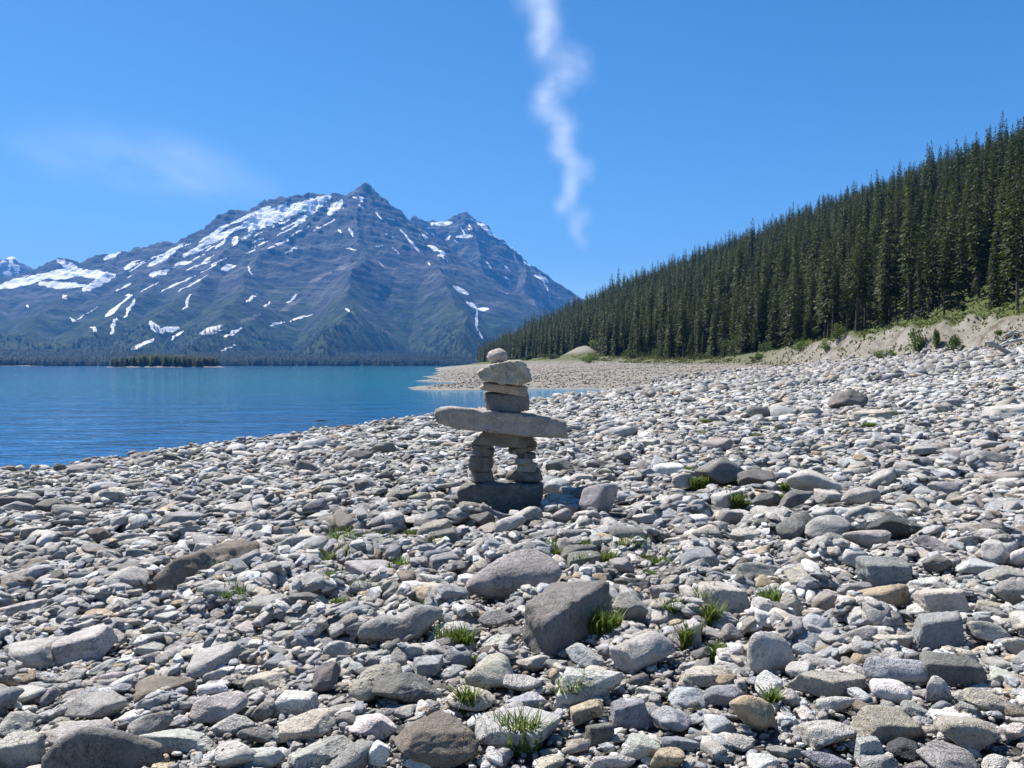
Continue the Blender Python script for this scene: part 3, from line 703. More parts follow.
# ---------------------------------------------------------------- the stone figure
def cairn():
    d = 7.9
    root = empty('stone_cairn', ((500 - 512) / FPX * d, d + .05, plane(np.array(-.1), np.array(d)).item()))
    tag(root, 'human-shaped figure of stacked flat stones with outstretched arm slab, standing alone on the stony beach', 'stone cairn')
    parts = [  # name, px box, depth, offset, tint, kind, roll, label
        ('base_stone', 457, 543.5, 481.5, 515, .40, 0, 'd', 'b', 0, None),
        ('leg_stone', 470, 494.5, 470, 485.2, .24, 0, 'd', 'b', 2, None), ('leg_stone', 468.5, 493.5, 456.8, 471.3, .23, 0, 'o', 'b', 1, None), ('leg_stone', 472, 494.5, 447, 458, .22, 0, 'd', 'b', -1, None), ('leg_stone', 470, 492.5, 443, 448.4, .23, 0, 'o', 's', 1, None),
        ('leg_stone', 505.3, 543.2, 468.5, 482.6, .28, 0, 'd', 's', 2, 'widest leg stone, rounded at its right end'), ('leg_stone', 516, 538.5, 463, 471.8, .23, 0, 'u', 'b', 0, None), ('leg_stone', 514.5, 533.5, 457.5, 464.5, .22, 0, 'g', 's', 0, None), ('leg_stone', 515.5, 536, 452, 458.6, .22, 0, 'd', 's', 2, None), ('leg_stone', 507.5, 537, 446.6, 453.4, .24, 0, 'o', 's', -3, None),
        ('hip_stone', 472, 537.5, 431, 447.8, .26, 0, 'o', 'b', 1, None),
        ('arm_stone', 434.5, 568.5, 407, 437.5, .40, 0, 'u', 'a', 3.2, 'long slab laid crosswise as the outstretched arms'),
        ('neck_stone', 482.5, 530.5, 392.3, 412, .28, 0, 'd', 'b', 2.5, None),
        ('neck_stone', 479, 528, 381.5, 396.5, .28, 0, 't', 's', 6, 'tan tilted neck stone'),
        ('shoulder_stone', 475, 532, 360.2, 385.8, .34, 0, 'y', 'a', 3, 'whitish broken stone under the head'),
        ('head_stone', 486.5, 507.5, 348.4, 364.8, .20, 0, 'y', 'e', 0, 'small round head stone'),
    ]
    OUT = {'arm_stone': [(435, 408), (438, 420), (456, 427.5), (504, 430), (541, 435.5), (568, 436.8), (567.5, 421), (556, 416.5), (486, 409.5), (452, 406.5)],
           'shoulder_stone': [(475.5, 372), (486, 366), (501.5, 364.5), (510.7, 361), (522.4, 361.5), (530, 371.7), (531.5, 380.8), (522.4, 385), (499, 384), (480.7, 379.5)],
           'base_stone': [(457, 491), (461, 504.5), (470, 515), (538, 515), (543.5, 497), (542, 482), (478, 482), (462.5, 485.5)]}
    for i, (nm, u0, u1, v0, v1, dep, dy, c, k, roll, lab) in enumerate(parts):
        r = np.random.default_rng(900 + i)
        W = (u1 - u0) * d / FPX; T = (v1 - v0) * d / FPX
        lvl = 5 if nm in ('arm_stone', 'base_stone', 'shoulder_stone') else 4
        Vu = unit_rock(r, 'B' if k == 'b' else k, lvl)
        if nm == 'head_stone':
            U_ = ico(4)[0]; Vu = U_ * (.5 + .05 * fbm(U_ * 1.6 + 3, 3))[:, None]
        if nm == 'arm_stone':      # blunt left end, thinner over the middle, thick to the right
            Vu = unit_rock(np.random.default_rng(33), 'B', lvl)
            Vu[:, 2] *= .84 + .16 * np.tanh(6 * np.abs(Vu[:, 0] + .1))
        rl = R(roll)
        Tz = max(T - W * abs(math.sin(rl)) * .75, T * .55)
        V = (Vu * np.array([W, dep, Tz])) @ rotm(r.normal(0, .06), r.normal(0, .03), rl).T
        if nm in OUT:
            pts = []
            for (u, v) in OUT[nm]:
                for q, sh in ((-.5, 0), (.5, .35)):
                    pts.append((((u - 512) / FPX * d) * 1.0, d + q * dep, CAM.z - (v - 365) / FPX * d - sh * .03))
            V, _c = hull_rock(r, pts, lvl, 34, {'shoulder_stone': 2.2, 'arm_stone': .8}.get(nm, 1.0))
        e0, e1 = V.min(0), V.max(0)
        V = (V - (e0 + e1) / 2) * np.array([W / (e1[0] - e0[0]), 1, T * 1.04 / (e1[2] - e0[2])])
        x = ((u0 + u1) / 2 - 512) / FPX * d; zc = CAM.z - ((v0 + v1) / 2 - 365) / FPX * d
        o = obj(nm, mesh_np(nm, V, ico(lvl)[1], True, {'tint': np.tile([*tint_of(c, r, .05), r.random()], (len(V), 1))}, (M['veined_stone' if nm == 'shoulder_stone' else 'stone'],)), root)
        o.location = Vector((x, d + .05 + r.normal(0, .012), zc)) - root.location
        if lab: o['label'] = lab
        if nm == 'base_stone': near.stamp_mesh(V + np.array([x, d + .05, zc]), True)
cairn()

# ---------------------------------------------------------------- all the other stones: countless, one object per zone
LIB = {}
def lib(level, n=46):
    if level not in LIB:
        r = np.random.default_rng(70 + level)
        LIB[level] = np.stack([unit_rock(r, 'assasbsra'[i % 9], level) for i in range(n)])
    return LIB[level]

def rand_tints(n, r, keyed=False):
    keys = np.array(list('glLbduwtyog')); pr = np.array([.19, .33, .11, .13, .07, .09, .085, .025, .05, .018, .012]); pr /= pr.sum()
    c = r.choice(len(keys), n, p=pr)
    T = np.array([TINT[k] for k in keys])[c] * (1 + r.normal(0, .13, (n, 1)))
    T = np.clip(T * np.array([1.10, 1.065, 1.03]), .05, .72)
    return (T, keys[c]) if keyed else T

def rots(yaw, tx, ty):
    """yaw about z, then tilt by small angles about x and y"""
    cz, sz, ca, sa, cb, sb = np.cos(yaw), np.sin(yaw), np.cos(tx), np.sin(tx), np.cos(ty), np.sin(ty)
    Z = np.zeros((len(yaw), 3, 3)); Z[:, 0, 0] = cz; Z[:, 0, 1] = -sz; Z[:, 1, 0] = sz; Z[:, 1, 1] = cz; Z[:, 2, 2] = 1
    X = np.zeros_like(Z); X[:, 0, 0] = 1; X[:, 1, 1] = ca; X[:, 1, 2] = -sa; X[:, 2, 1] = sa; X[:, 2, 2] = ca
    Y = np.zeros_like(Z); Y[:, 1, 1] = 1; Y[:, 0, 0] = cb; Y[:, 0, 2] = sb; Y[:, 2, 0] = -sb; Y[:, 2, 2] = cb
    return Y @ X @ Z

def batch(P, dims, yaw, tx, ty, level, r, tints=None, var=None):
    L = lib(level); n = len(P)
    Rm = rots(yaw, tx, ty)
    V = L[r.integers(0, len(L), n) if var is None else var] * dims[:, None, :]
    V = np.einsum('nij,nvj->nvi', Rm, V) + P[:, None, :]
    F0 = ico(level)[1]; nv = L.shape[1]
    F = (F0[None] + (np.arange(n) * nv)[:, None, None]).reshape(-1, 3)
    t = rand_tints(n, r) if tints is None else tints
    C = np.repeat(np.concatenate([t, r.random((n, 1))], 1), nv, 0)
    return V.reshape(-1, 3), F, C

def join(parts, name, mat, label, group=None):
    vs, fs, cs, o = [], [], [], 0
    for V, F, C in parts:
        vs.append(V); fs.append(F + o); cs.append(C); o += len(V)
    ob = obj(name, mesh_np(name, np.concatenate(vs), np.concatenate(fs), True, {'tint': np.concatenate(cs)}, (M[mat],)))
    return tag(ob, label, 'stones', None, 'stuff')

def drop(g, n, size, region, r, max_rise, sink=.30):
    """let n stones settle one by one on the height grid; returns positions and tilts of those that find a place"""
    xs, ys = region(n, r)
    S = size(n, r)
    L = S * r.uniform(.9, 1.35, n); Wd = S * r.uniform(.55, .95, n); T = S * r.uniform(.20, .50, n)
    yaw = r.uniform(0, np.pi, n)
    P, D, A = [], [], []
    for k in range(n):
        x, y, rad = xs[k], ys[k], .42 * (L[k] + Wd[k]) / 2
        i = int((x - g.x0) / g.c); j = int((y - g.y0) / g.c)
        if not (1 < i < g.nx - 2 and 1 < j < g.ny - 2) or g.block[i, j] or (S[k] > .10 and g is near and y < 2.5) or (S[k] > .06 and g is near and -.62 < x < .36 and 7.2 < y < 7.85): continue
        si, sj = g.win(x, y, rad)
        H = g.H[si, sj]
        if H.size < 4: continue
        fr = ~g.block[si, sj]
        if fr.mean() < (.93 if S[k] > .13 else .55): continue
        if (H - g.G[si, sj])[fr].mean() > max_rise: continue
        X = g.X[si, sj] - x; Y = g.Y[si, sj] - y
        m = H[fr].mean(); den = (X * X).mean() + 1e-6; Hc = np.where(fr, H, m) - m
        gx = (Hc * X).mean() / den; gy = (Hc * Y).mean() / ((Y * Y).mean() + 1e-6)
        gx = min(max(gx * .6, -.6), .6); gy = min(max(gy * .6, -.6), .6)
        zc = m + T[k] * (.5 - sink)
        q = 1 - (X * X + Y * Y) / (rad * rad * 1.3)
        top = zc + gx * X + gy * Y + T[k] * .5 * np.sqrt(np.maximum(q, 0))
        g.H[si, sj] = np.where(q > 0, np.maximum(H, top), H)
        P.append((x, y, zc)); D.append((L[k], Wd[k], T[k])); A.append((yaw[k], math.atan(gy) + r.normal(0, .12), -math.atan(gx) + r.normal(0, .12)))
    return np.array(P), np.array(D), np.array(A)

def sector(y0, y1, half, pw=1.0, xoff=0.0):
    def f(n, r):
        y = (r.random(n) * (y1 ** 2 - y0 ** 2) + y0 ** 2) ** .5 if pw == 1 else y0 + (y1 - y0) * r.random(n) ** pw
        a = r.uniform(-half, half, n)
        return a * y + xoff, y
    return f

r = np.random.default_rng(42)
nearp, tinyp, passes = [], [], []
# biggest first so that small ones come to lie between and on the edges of the big ones
for lo, hi, n, rise, lv, reg in ((.22, .45, 1250, .08, 3, sector(5.0, 15.5, .95)), (.15, .30, 1800, .11, 3, sector(1.5, 6.0, .98)),
                                 (.14, .26, 6100, .13, 3, sector(5.0, 15.5, .95)), (.085, .15, 6300, .14, 3, sector(1.5, 6.0, .98)),
                                 (.07, .14, 12000, .14, 2, sector(5.5, 15.5, .95)), (.045, .085, 8000, .13, 3, sector(1.5, 6.0, .98))):
    P, D, A = drop(near, n, lambda n, r, lo=lo, hi=hi: lo + (hi - lo) * r.random(n) ** 1.6, reg, r, rise)
    ok = plane(P[:, 0], P[:, 1]) > .10 + D[:, 0] * .2; P, D, A = P[ok], D[ok], A[ok]
    tt, kk = rand_tints(len(P), r, True); var = r.integers(0, len(lib(lv)), len(P))
    passes.append([P, D, A, lv, tt, kk, var, lo])
pick = []
for a, (P, D, A, lv, tt, kk, var, lo) in enumerate(passes):
    if lo < .08: continue
    u, v = proj(P[:, 0], P[:, 1], P[:, 2])
    px = D[:, 0] * FPX / P[:, 1]
    for i in np.nonzero((u > 4) & (u < 1020) & (v < 762))[0]: pick.append((px[i] * (.4 + D[i, 1] / D[i, 0]), a, int(i), u[i], v[i], px[i]))
pick.sort(reverse=True); pick = pick[:max(0, 318 - len(heroes))]
gone = {}
for sc_, a, i, u, v, px in pick:
    P, D, A, lv, tt, kk, var, lo = passes[a]
    gone.setdefault(a, []).append(i)
    V, F, C = batch(P[i:i + 1] * 0, D[i:i + 1], A[i:i + 1, 0], A[i:i + 1, 1], A[i:i + 1, 2], lv, r, tt[i:i + 1], var[i:i + 1])
    o = obj('beach_stone', mesh_np('stone', V, F, True, {'tint': C}, (M['stone'],))); o.location = P[i]
    heroes.append(dict(u=u, v=v, w=px, h=px / 2, tint=str(kk[i]), kind='assasbsra'[var[i] % 9], key=(6, i + 10000 * a), o=o, group=('stone', 'stones on the beach')))
label_all([h for h in heroes if h['key'] not in NAMED], 'stone', lambda it: f"{size_word(it)} {CNAME[it['tint']]} {KNAME[it['kind']]}")
for h in heroes:
    tag(h['o'], NAMED[h['key']][1] if h['key'] in NAMED else h['label'], *h['group'])
for a, (P, D, A, lv, tt, kk, var, lo) in enumerate(passes):
    ok = np.ones(len(P), bool); ok[gone.get(a, [])] = False
    (nearp if lo >= .045 else tinyp).append(batch(P[ok], D[ok], A[ok, 0], A[ok, 1], A[ok, 2], lv, r, tt[ok], var[ok]))
for n, lo, hi, lv in ((11000, .028, .055, 2), (36000, .014, .03, 1)):      # grit and pebbles on the ground itself, under everything
    x, y = sector(1.6, 6.2, .95)(n, r); S = lo + (hi - lo) * r.random(n) ** 1.5
    D = np.stack([S, S * r.uniform(.55, .95, n), S * r.uniform(.3, .65, n)], 1)
    P = np.stack([x, y, terrain(x, y) + r.uniform(.0, .022, n) + D[:, 2] * .25], 1)
    tinyp.append(batch(P, D, r.uniform(0, 3.14, n), r.normal(0, .25, n), r.normal(0, .25, n), lv, r))
join(nearp, 'loose_stones', 'stone', 'countless loose grey stones filling the beach between the larger ones')
join(tinyp, 'pebbles', 'stone', 'small grey pebbles in the gaps between the nearest stones')

# middle distance
mid = HGrid(-22, 40, 15.0, 42.0, .05)
midp = []
for lo, hi, n, rise, lv in ((.38, .75, 850, .06, 2), (.21, .40, 11000, .14, 2), (.12, .22, 18500, .16, 2)):
    reg = sector(15.2, 41, .9)
    P, D, A = drop(mid, n, lambda n, r, lo=lo, hi=hi: lo + (hi - lo) * r.random(n) ** 1.6, reg, r, rise)
    ok = plane(P[:, 0], P[:, 1]) > .10 + D[:, 0] * .2
    P, D, A = P[ok], D[ok], A[ok]
    midp.append(batch(P, D, A[:, 0], A[:, 1], A[:, 2], lv, r))
join(midp, 'stone_field', 'stone', 'countless grey stones of the beach in the middle distance')

# far stones, single flakes of a few pixels
def scatter(n, lo, hi, reg, keep, r, lift=.25):
    x, y = reg(n, r); z = terrain(x, y)
    ok = keep(x, y, z); x, y, z = x[ok], y[ok], z[ok]; n = len(x)
    S = lo + (hi - lo) * r.random(n) ** 2.2
    D = np.stack([S, S * r.uniform(.5, .95, n), S * r.uniform(.25, .8, n)], 1)
    P = np.stack([x, y, z + D[:, 2] * lift], 1)
    return P, D, r.uniform(0, np.pi, n), r.normal(0, .3, n), r.normal(0, .3, n)
farp = []
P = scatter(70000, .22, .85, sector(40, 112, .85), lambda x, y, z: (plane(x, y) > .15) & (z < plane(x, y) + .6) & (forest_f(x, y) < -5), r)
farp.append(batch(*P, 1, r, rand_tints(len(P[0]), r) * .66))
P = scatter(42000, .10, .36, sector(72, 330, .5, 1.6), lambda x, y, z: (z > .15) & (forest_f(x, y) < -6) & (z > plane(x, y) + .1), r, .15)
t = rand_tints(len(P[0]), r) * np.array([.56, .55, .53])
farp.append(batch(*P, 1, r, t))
P = scatter(5000, .12, .5, sector(60, 150, .72), lambda x, y, z: (forest_f(x, y) > -8) & (forest_f(x, y) < -1.5), r, .1)
farp.append(batch(*P, 1, r, rand_tints(len(P[0]), r) * np.array([.75, .68, .56])))
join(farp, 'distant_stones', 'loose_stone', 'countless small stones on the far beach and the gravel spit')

# ---------------------------------------------------------------- grass tufts between the stones
TUFTS = [(339, 563, 20, 22, 'd'), (371, 558, 18, 12, 'b'), (400, 584, 16, 14, 'b'), (411, 540, 12, 12, 'd'), (420, 556, 12, 8, 'd'), (332, 590, 12, 12, 'd'), (338, 614, 14, 14, 'd'), (418, 638, 17, 12, 'd'), (456, 655, 34, 18, 'd'), (467, 714, 15, 20, 'd'), (227, 612, 30, 10, 'b'), (227, 584, 12, 12, 'd'),
         (630, 557, 24, 10, 'b'), (607, 566, 16, 14, 'b'), (658, 567, 20, 10, 'b'), (546, 554, 16, 8, 'd'), (603, 640, 32, 22, 'b'), (670, 624, 8, 12, 'b'), (711, 628, 12, 22, 'b'), (686, 650, 8, 14, 'd'), (718, 661, 9, 12, 'b'), (569, 706, 20, 12, 'd'), (522, 750, 32, 26, 'd'), (501, 744, 12, 12, 'd'), (772, 612, 12, 30, 'b'), (772, 708, 8, 22, 'b'), (734, 506, 16, 7, 'd'), (352, 572, 13, 6, 'b'), (392, 566, 14, 8, 'b'), (408, 548, 10, 6, 'b'), (436, 560, 8, 6, 'b'), (446, 604, 10, 8, 'b'), (360, 600, 13, 6, 'b'), (322, 575, 9, 9, 'd'), (388, 604, 10, 6, 'b'), (478, 670, 13, 6, 'b'), (556, 562, 10, 8, 'b'), (580, 568, 9, 6, 'b'), (622, 548, 10, 8, 'b'), (642, 562, 10, 6, 'b'), (650, 577, 11, 7, 'd'), (590, 558, 13, 6, 'b'), (676, 560, 8, 6, 'b'), (706, 612, 11, 8, 'b'), (694, 640, 11, 8, 'b'), (724, 648, 12, 6, 'b'), (690, 472, 11, 8, 'b'), (712, 480, 12, 6, 'b'), (728, 490, 8, 8, 'b'), (744, 502, 13, 8, 'b'), (760, 472, 11, 6, 'b'), (776, 496, 14, 6, 'b'), (700, 442, 9, 8, 'b'), (870, 432, 13, 8, 'b'), (846, 430, 11, 6, 'b'), (906, 434, 8, 6, 'b'), (756, 442, 9, 8, 'b'), (699, 487, 18, 12, 'd'), (705, 495, 18, 8, 'b'), (788, 491, 12, 8, 'b'), (705, 430, 8, 6, 'b'), (782, 433, 12, 6, 'd'), (860, 425, 12, 5, 'd'), (530, 515, 12, 10, 'd'), (739, 457, 12, 5, 'd'), (645, 543, 12, 8, 'b'), (890, 425, 10, 5, 'b')]
def blades(r, n, w, hgt, spread, lean=.5, bw=.006):
    V, F = [], []
    for k in range(n):
        a = r.uniform(0, 6.283); q = spread * math.sqrt(r.random())
        x, y = q * math.cos(a), q * math.sin(a) * .6
        h = hgt * r.uniform(.45, 1.05); b = r.uniform(0, 6.283); ln = lean * h * r.uniform(.1, 1)
        c, s = math.cos(b), math.sin(b); px, py = -s * bw, c * bw
        o = len(V)
        for t, wd in ((0, 1), (.55, .8), (1, .08)):
            cx, cy, cz = x + c * ln * t * t, y + s * ln * t * t, h * t * (1 - .12 * t)
            V += [(cx - px * wd, cy - py * wd, cz), (cx + px * wd, cy + py * wd, cz)]
        F += [(o, o + 1, o + 3, o + 2), (o + 2, o + 3, o + 5, o + 4)]
    return np.array(V), np.array(F)
tl = [dict(u=u, v=v, w=w, h=h, c=c, key=(0, 0)) for u, v, w, h, c in TUFTS]
label_all(tl, 'grass tuft', lambda it: ('wide ' if it['w'] > 22 else 'tall narrow ' if it['h'] > it['w'] * 1.3 else 'small ') + ('bright green' if it['c'] == 'b' else 'dark green'))
for i, it in enumerate(tl):
    rr_ = np.random.default_rng(300 + i)
    x, y = ground_at(it['u'], it['v'])
    w = it['w'] * y / FPX; h = it['h'] * y / FPX * .85
    ii = int((x - near.x0) / near.c); jj = int((y - near.y0) / near.c)
    z = gz(x, y) + .01
    hz = min(np.median(near.H[max(ii-2,0):ii + 3, max(jj-2,0):jj + 3]), z + .14) if 0 <= ii < near.nx and 0 <= jj < near.ny else z + .05
    V, F = blades(rr_, int(80 + 190 * min(w, .4) / .2), w, h + (hz - z) * 1.0, w * .55, .85, .004 + .0004 * y)
    o = obj('grass_tuft', mesh_np('grass_tuft', V, F, False, None, (M['grass_blade'],))); o.location = (x, y, z)
    tag(o, it['label'], 'grass tuft', 'grass tufts among the stones')
# ------------------------------------------------------------------ conifers
def conifer(seed, Ht=15.0, Rd=1.7, spacing=.38, nb=7, nq=7, bare=.06, qs=1.0):
    """crown and trunk of a spruce: whorls of drooping boughs, each bough a spray of small faces"""
    r = np.random.default_rng(seed)
    V, F = [], []
    z = Ht * bare + .3
    bend = r.normal(0, .15, 2)
    gap0 = r.uniform(0, 6.28)
    while z < Ht - .25:
        t = z / Ht
        prof = (1 - t) ** .82 * (.55 + .45 * min(1, (t - bare) / .12 + .25))
        n = max(3, int(round(nb * (1 - .45 * t))))
        a0 = r.uniform(0, 6.28)
        for k in range(n):
            if r.random() < .10: continue
            a = a0 + 6.283 * k / n + r.normal(0, .22)
            side = 1 + .22 * math.cos(a - gap0)
            L = Rd * prof * r.uniform(.62, 1.22) * side + .14
            dr = r.uniform(.18, .55) + .25 * (1 - t)
            ca, sa = math.cos(a), math.sin(a)
            zb = z + r.normal(0, .10)
            m = max(2, int(round(nq * min(1, L / 1.2))))
            for q in range(m):
                s = (q + .6) / m * r.uniform(.85, 1.1)
                rad = L * s; zz = zb - dr * rad + .32 * dr * rad * s
                sd = 1 if q % 2 else -1
                yaw = a + sd * r.uniform(.15, .95)
                ql = qs * (.30 + .30 * L * (1 - .45 * s)) * r.uniform(.7, 1.25); qw = ql * r.uniform(.30, .5)
                bx, by = ca * rad * .92, sa * rad * .92
                dx, dy, dz = math.cos(yaw), math.sin(yaw), -r.uniform(.15, .75)
                nx, ny = -dy, dx; tw = r.normal(0, .55)
                o = len(V)
                V += [(bx, by, zz), (bx + dx * ql * .45 + nx * qw * .5, by + dy * ql * .45 + ny * qw * .5, zz + dz * ql * .4 + tw * qw * .5),
                      (bx + dx * ql, by + dy * ql, zz + dz * ql), (bx + dx * ql * .45 - nx * qw * .5, by + dy * ql * .45 - ny * qw * .5, zz + dz * ql * .4 - tw * qw * .5)]
                F.append((o, o + 1, o + 2, o + 3))
        z += spacing * r.uniform(.75, 1.25) * (1 - .35 * t)
    for k in range(7):     # leader
        a = k * 2.4; o = len(V); zz = Ht - .5 + k * .07
        V += [(0, 0, zz), (math.cos(a) * .12, math.sin(a) * .12, zz + .02), (0, 0, zz + .45), (-math.cos(a) * .08, -math.sin(a) * .08, zz + .1)]
        F.append((o, o + 1, o + 2, o + 3))
    V = np.array(V); F = np.array(F)
    V[:, :2] += np.outer((V[:, 2] / Ht) ** 2, bend)
    # trunk
    TV, TF = [], []
    rows = [(-.6, .24), (.1, .20), (1.2, .16), (Ht * .4, .11), (Ht * .8, .045), (Ht * .99, .008)]
    for zz, rad in rows:
        for k in range(8):
            a = k * math.pi / 4
            TV.append((math.cos(a) * rad + bend[0] * (max(zz, 0) / Ht) ** 2, math.sin(a) * rad + bend[1] * (max(zz, 0) / Ht) ** 2, zz))
    for i in range(len(rows) - 1):
        for k in range(8):
            TF.append((i * 8 + k, i * 8 + (k + 1) % 8, i * 8 + 8 + (k + 1) % 8, i * 8 + 8 + k))
    # dead twigs on the bare stem
    zz = .9
    while zz < Ht * bare + .6:
        a = r.uniform(0, 6.28); L = r.uniform(.3, .9); o = len(TV)
        c, s = math.cos(a), math.sin(a)
        TV += [(0, 0, zz + .03), (0, 0, zz - .03), (c * L, s * L, zz - .16), (c * L, s * L, zz - .13)]
        TF.append((o, o + 1, o + 2, o + 3)); zz += r.uniform(.12, .4)
    return V, F, np.array(TV), np.array(TF)

KINDS = [('full', dict(bare=.03, Rd=2.2)), ('full', dict(bare=.05, Rd=1.95)), ('slim', dict(bare=.06, Rd=1.4)), ('slim', dict(bare=.05, Rd=1.55)), ('full', dict(bare=.08, Rd=2.4)),
         ('bare-stemmed', dict(bare=.28, Rd=1.8)), ('bare-stemmed', dict(bare=.22, Rd=2.0)), ('bare-stemmed', dict(bare=.34, Rd=1.6))]
TREES = []
for i, (kn, kw) in enumerate(KINDS):
    cv, cf, tv, tf = conifer(500 + i, **kw)
    TREES.append((kn, mesh_np('crown', cv, cf, False, None, (M['needles'],)), mesh_np('trunk', tv, tf, True, None, (M['bark'],))))

# where trees stand: jittered rows up the hillside
def tree_sites():
    r = np.random.default_rng(8)
    X, Y, Fv = [], [], []
    for fi in np.arange(.3, 260, 3.4):
        ys = np.arange(56, 900, 3.5); n = len(ys)
        y = ys + r.uniform(-2.1, 2.1, n); f = fi + r.uniform(-2, 2, n)
        x = np.interp(y, _yd, _xd) + f / .965
        X.append(x); Y.append(y); Fv.append(f)
    x, y, f = map(np.concatenate, (X, Y, Fv))
    keep = (r.random(len(x)) > .10 + .35 * sstep(.25, .7, fbm(xyz(x * .05, y * .05, 44), 3))) & (f > .3)
    # open grassy edge above the eroded bank on the right
    edge = 7.0 * (1 - sstep(104, 124, y)) + 1.5 * fbm(xyz(x * .1, y * .1), 2)
    keep &= f > edge
    mound = mound_shape(x, y)
    keep &= mound < .10
    x, y, f = x[keep], y[keep], f[keep]
    z = terrain(x, y)
    cl = fbm(xyz(x * .035, y * .035, 31), 3)
    h = (.36 + .76 * r.random(len(x)) ** .8) * (1 + .28 * np.clip(cl, -1, 1)) * (1 + .25 * (r.random(len(x)) < .10)) * np.where(f > 90, .92, 1)
    u, v = proj(x, y, z)
    return x, y, z, h, f, u, v, r
tx, ty, tz, th, tf_, tu, tv_, tr = tree_sites()
# the single tree on the bank at the right
def bank_xy(u, f0):
    a, _ = ray(u, 330); y = 60.0
    for k in range(200):
        if forest_f(a * y, y) < f0: break
        y += .5
    ys = np.arange(40, 420, .25); ff = forest_f(a * ys, ys)
    i = np.argmax(ff > f0); return a * ys[i], ys[i]
lx, ly = bank_xy(1017, 2.0)
tx = np.append(tx, lx); ty = np.append(ty, ly); tz = np.append(tz, gz(lx, ly)); th = np.append(th, 1.12); tf_ = np.append(tf_, 2.0)
tu, tv_ = proj(tx, ty, tz)
inview = (tu > -40) & (tu < 1190)
tx, ty, tz, th, tf_, tu, tv_ = (a[inview] for a in (tx, ty, tz, th, tf_, tu, tv_))
# how much of each tree the nearer ones leave visible
order = np.argsort(ty); hor = np.full(1300, 700.0); vis = np.zeros(len(tx))
for i in order:
    hp = th[i] * 15 * FPX / ty[i]; wp = max(.10 * hp, .6)
    a, b = int(max(tu[i] - wp, 0)), int(min(tu[i] + wp + 1, 1299))
    top = tv_[i] - hp
    if b <= a or tu[i] > 1040: continue
    cur = hor[a:b].max()
    vis[i] = max(0, min(cur, tv_[i]) - top) * wp * 2 if 0 < tu[i] < 1024 else 0
    hor[a:b] = np.minimum(hor[a:b], top + .35 * hp)
sel = np.argsort(-vis)[:300]
sel_set = set(sel.tolist())
F_REFS = [(575, 350, 'the bare gravel mound'), (917, 345, 'the tallest sapling'), (1017, 330, 'the lone bank conifer'), (735, 360, 'the big dark shrub'), (830, 352, 'the cream eroded bank'), (484, 362, 'the left tip of the forest'), (1020, 130, 'the highest wooded ridge')]
refs_keep = refs; refs = F_REFS
items = []
tr = np.random.default_rng(77)
for i in sel:
    if tu[i] > 830 and tf_[i] < 45: k = int(tr.choice([1, 2, 5, 6, 7, 0]))
    elif ty[i] > 260 : k = int(tr.choice([2, 3, 1, 0]))
    else: k = int(tr.choice([0, 1, 2, 3, 4, 6]))
    if (tx[i], ty[i]) == (lx, ly): k = 5
    tall = th[i] / .9
    items.append(dict(u=tu[i], v=tv_[i] - th[i] * 7 * FPX / ty[i], i=int(i), k=k, key=(9, 0), w=0, size='very tall' if th[i] > 1.05 else 'tall' if th[i] > .88 else 'short', row='front-row' if tf_[i] < 8 else 'mid-slope' if tf_[i] < 60 else 'upper-slope'))
label_all(items, 'conifer', lambda it: f"{it['size']} {KINDS[it['k']][0]} {it['row']}")
refs = refs_keep
for it in items:
    i = it['i']; k = it['k']
    root = empty('conifer_tree', (tx[i], ty[i], tz[i] - .1))
    s = th[i]; wd = s * tr.uniform(.78, 1.12); root.scale = (wd, wd * tr.uniform(.9, 1.1), s); root.rotation_euler = (tr.normal(0, .018), tr.normal(0, .018), tr.uniform(0, 6.28))
    lab = it['label'] if (tx[i], ty[i]) != (lx, ly) else 'lone conifer with a bare lower stem standing on the grassy bank'
    tag(root, lab, 'conifer', 'conifers of the hillside forest')
    obj('trunk', TREES[k][2], root); obj('crown', TREES[k][1], root)

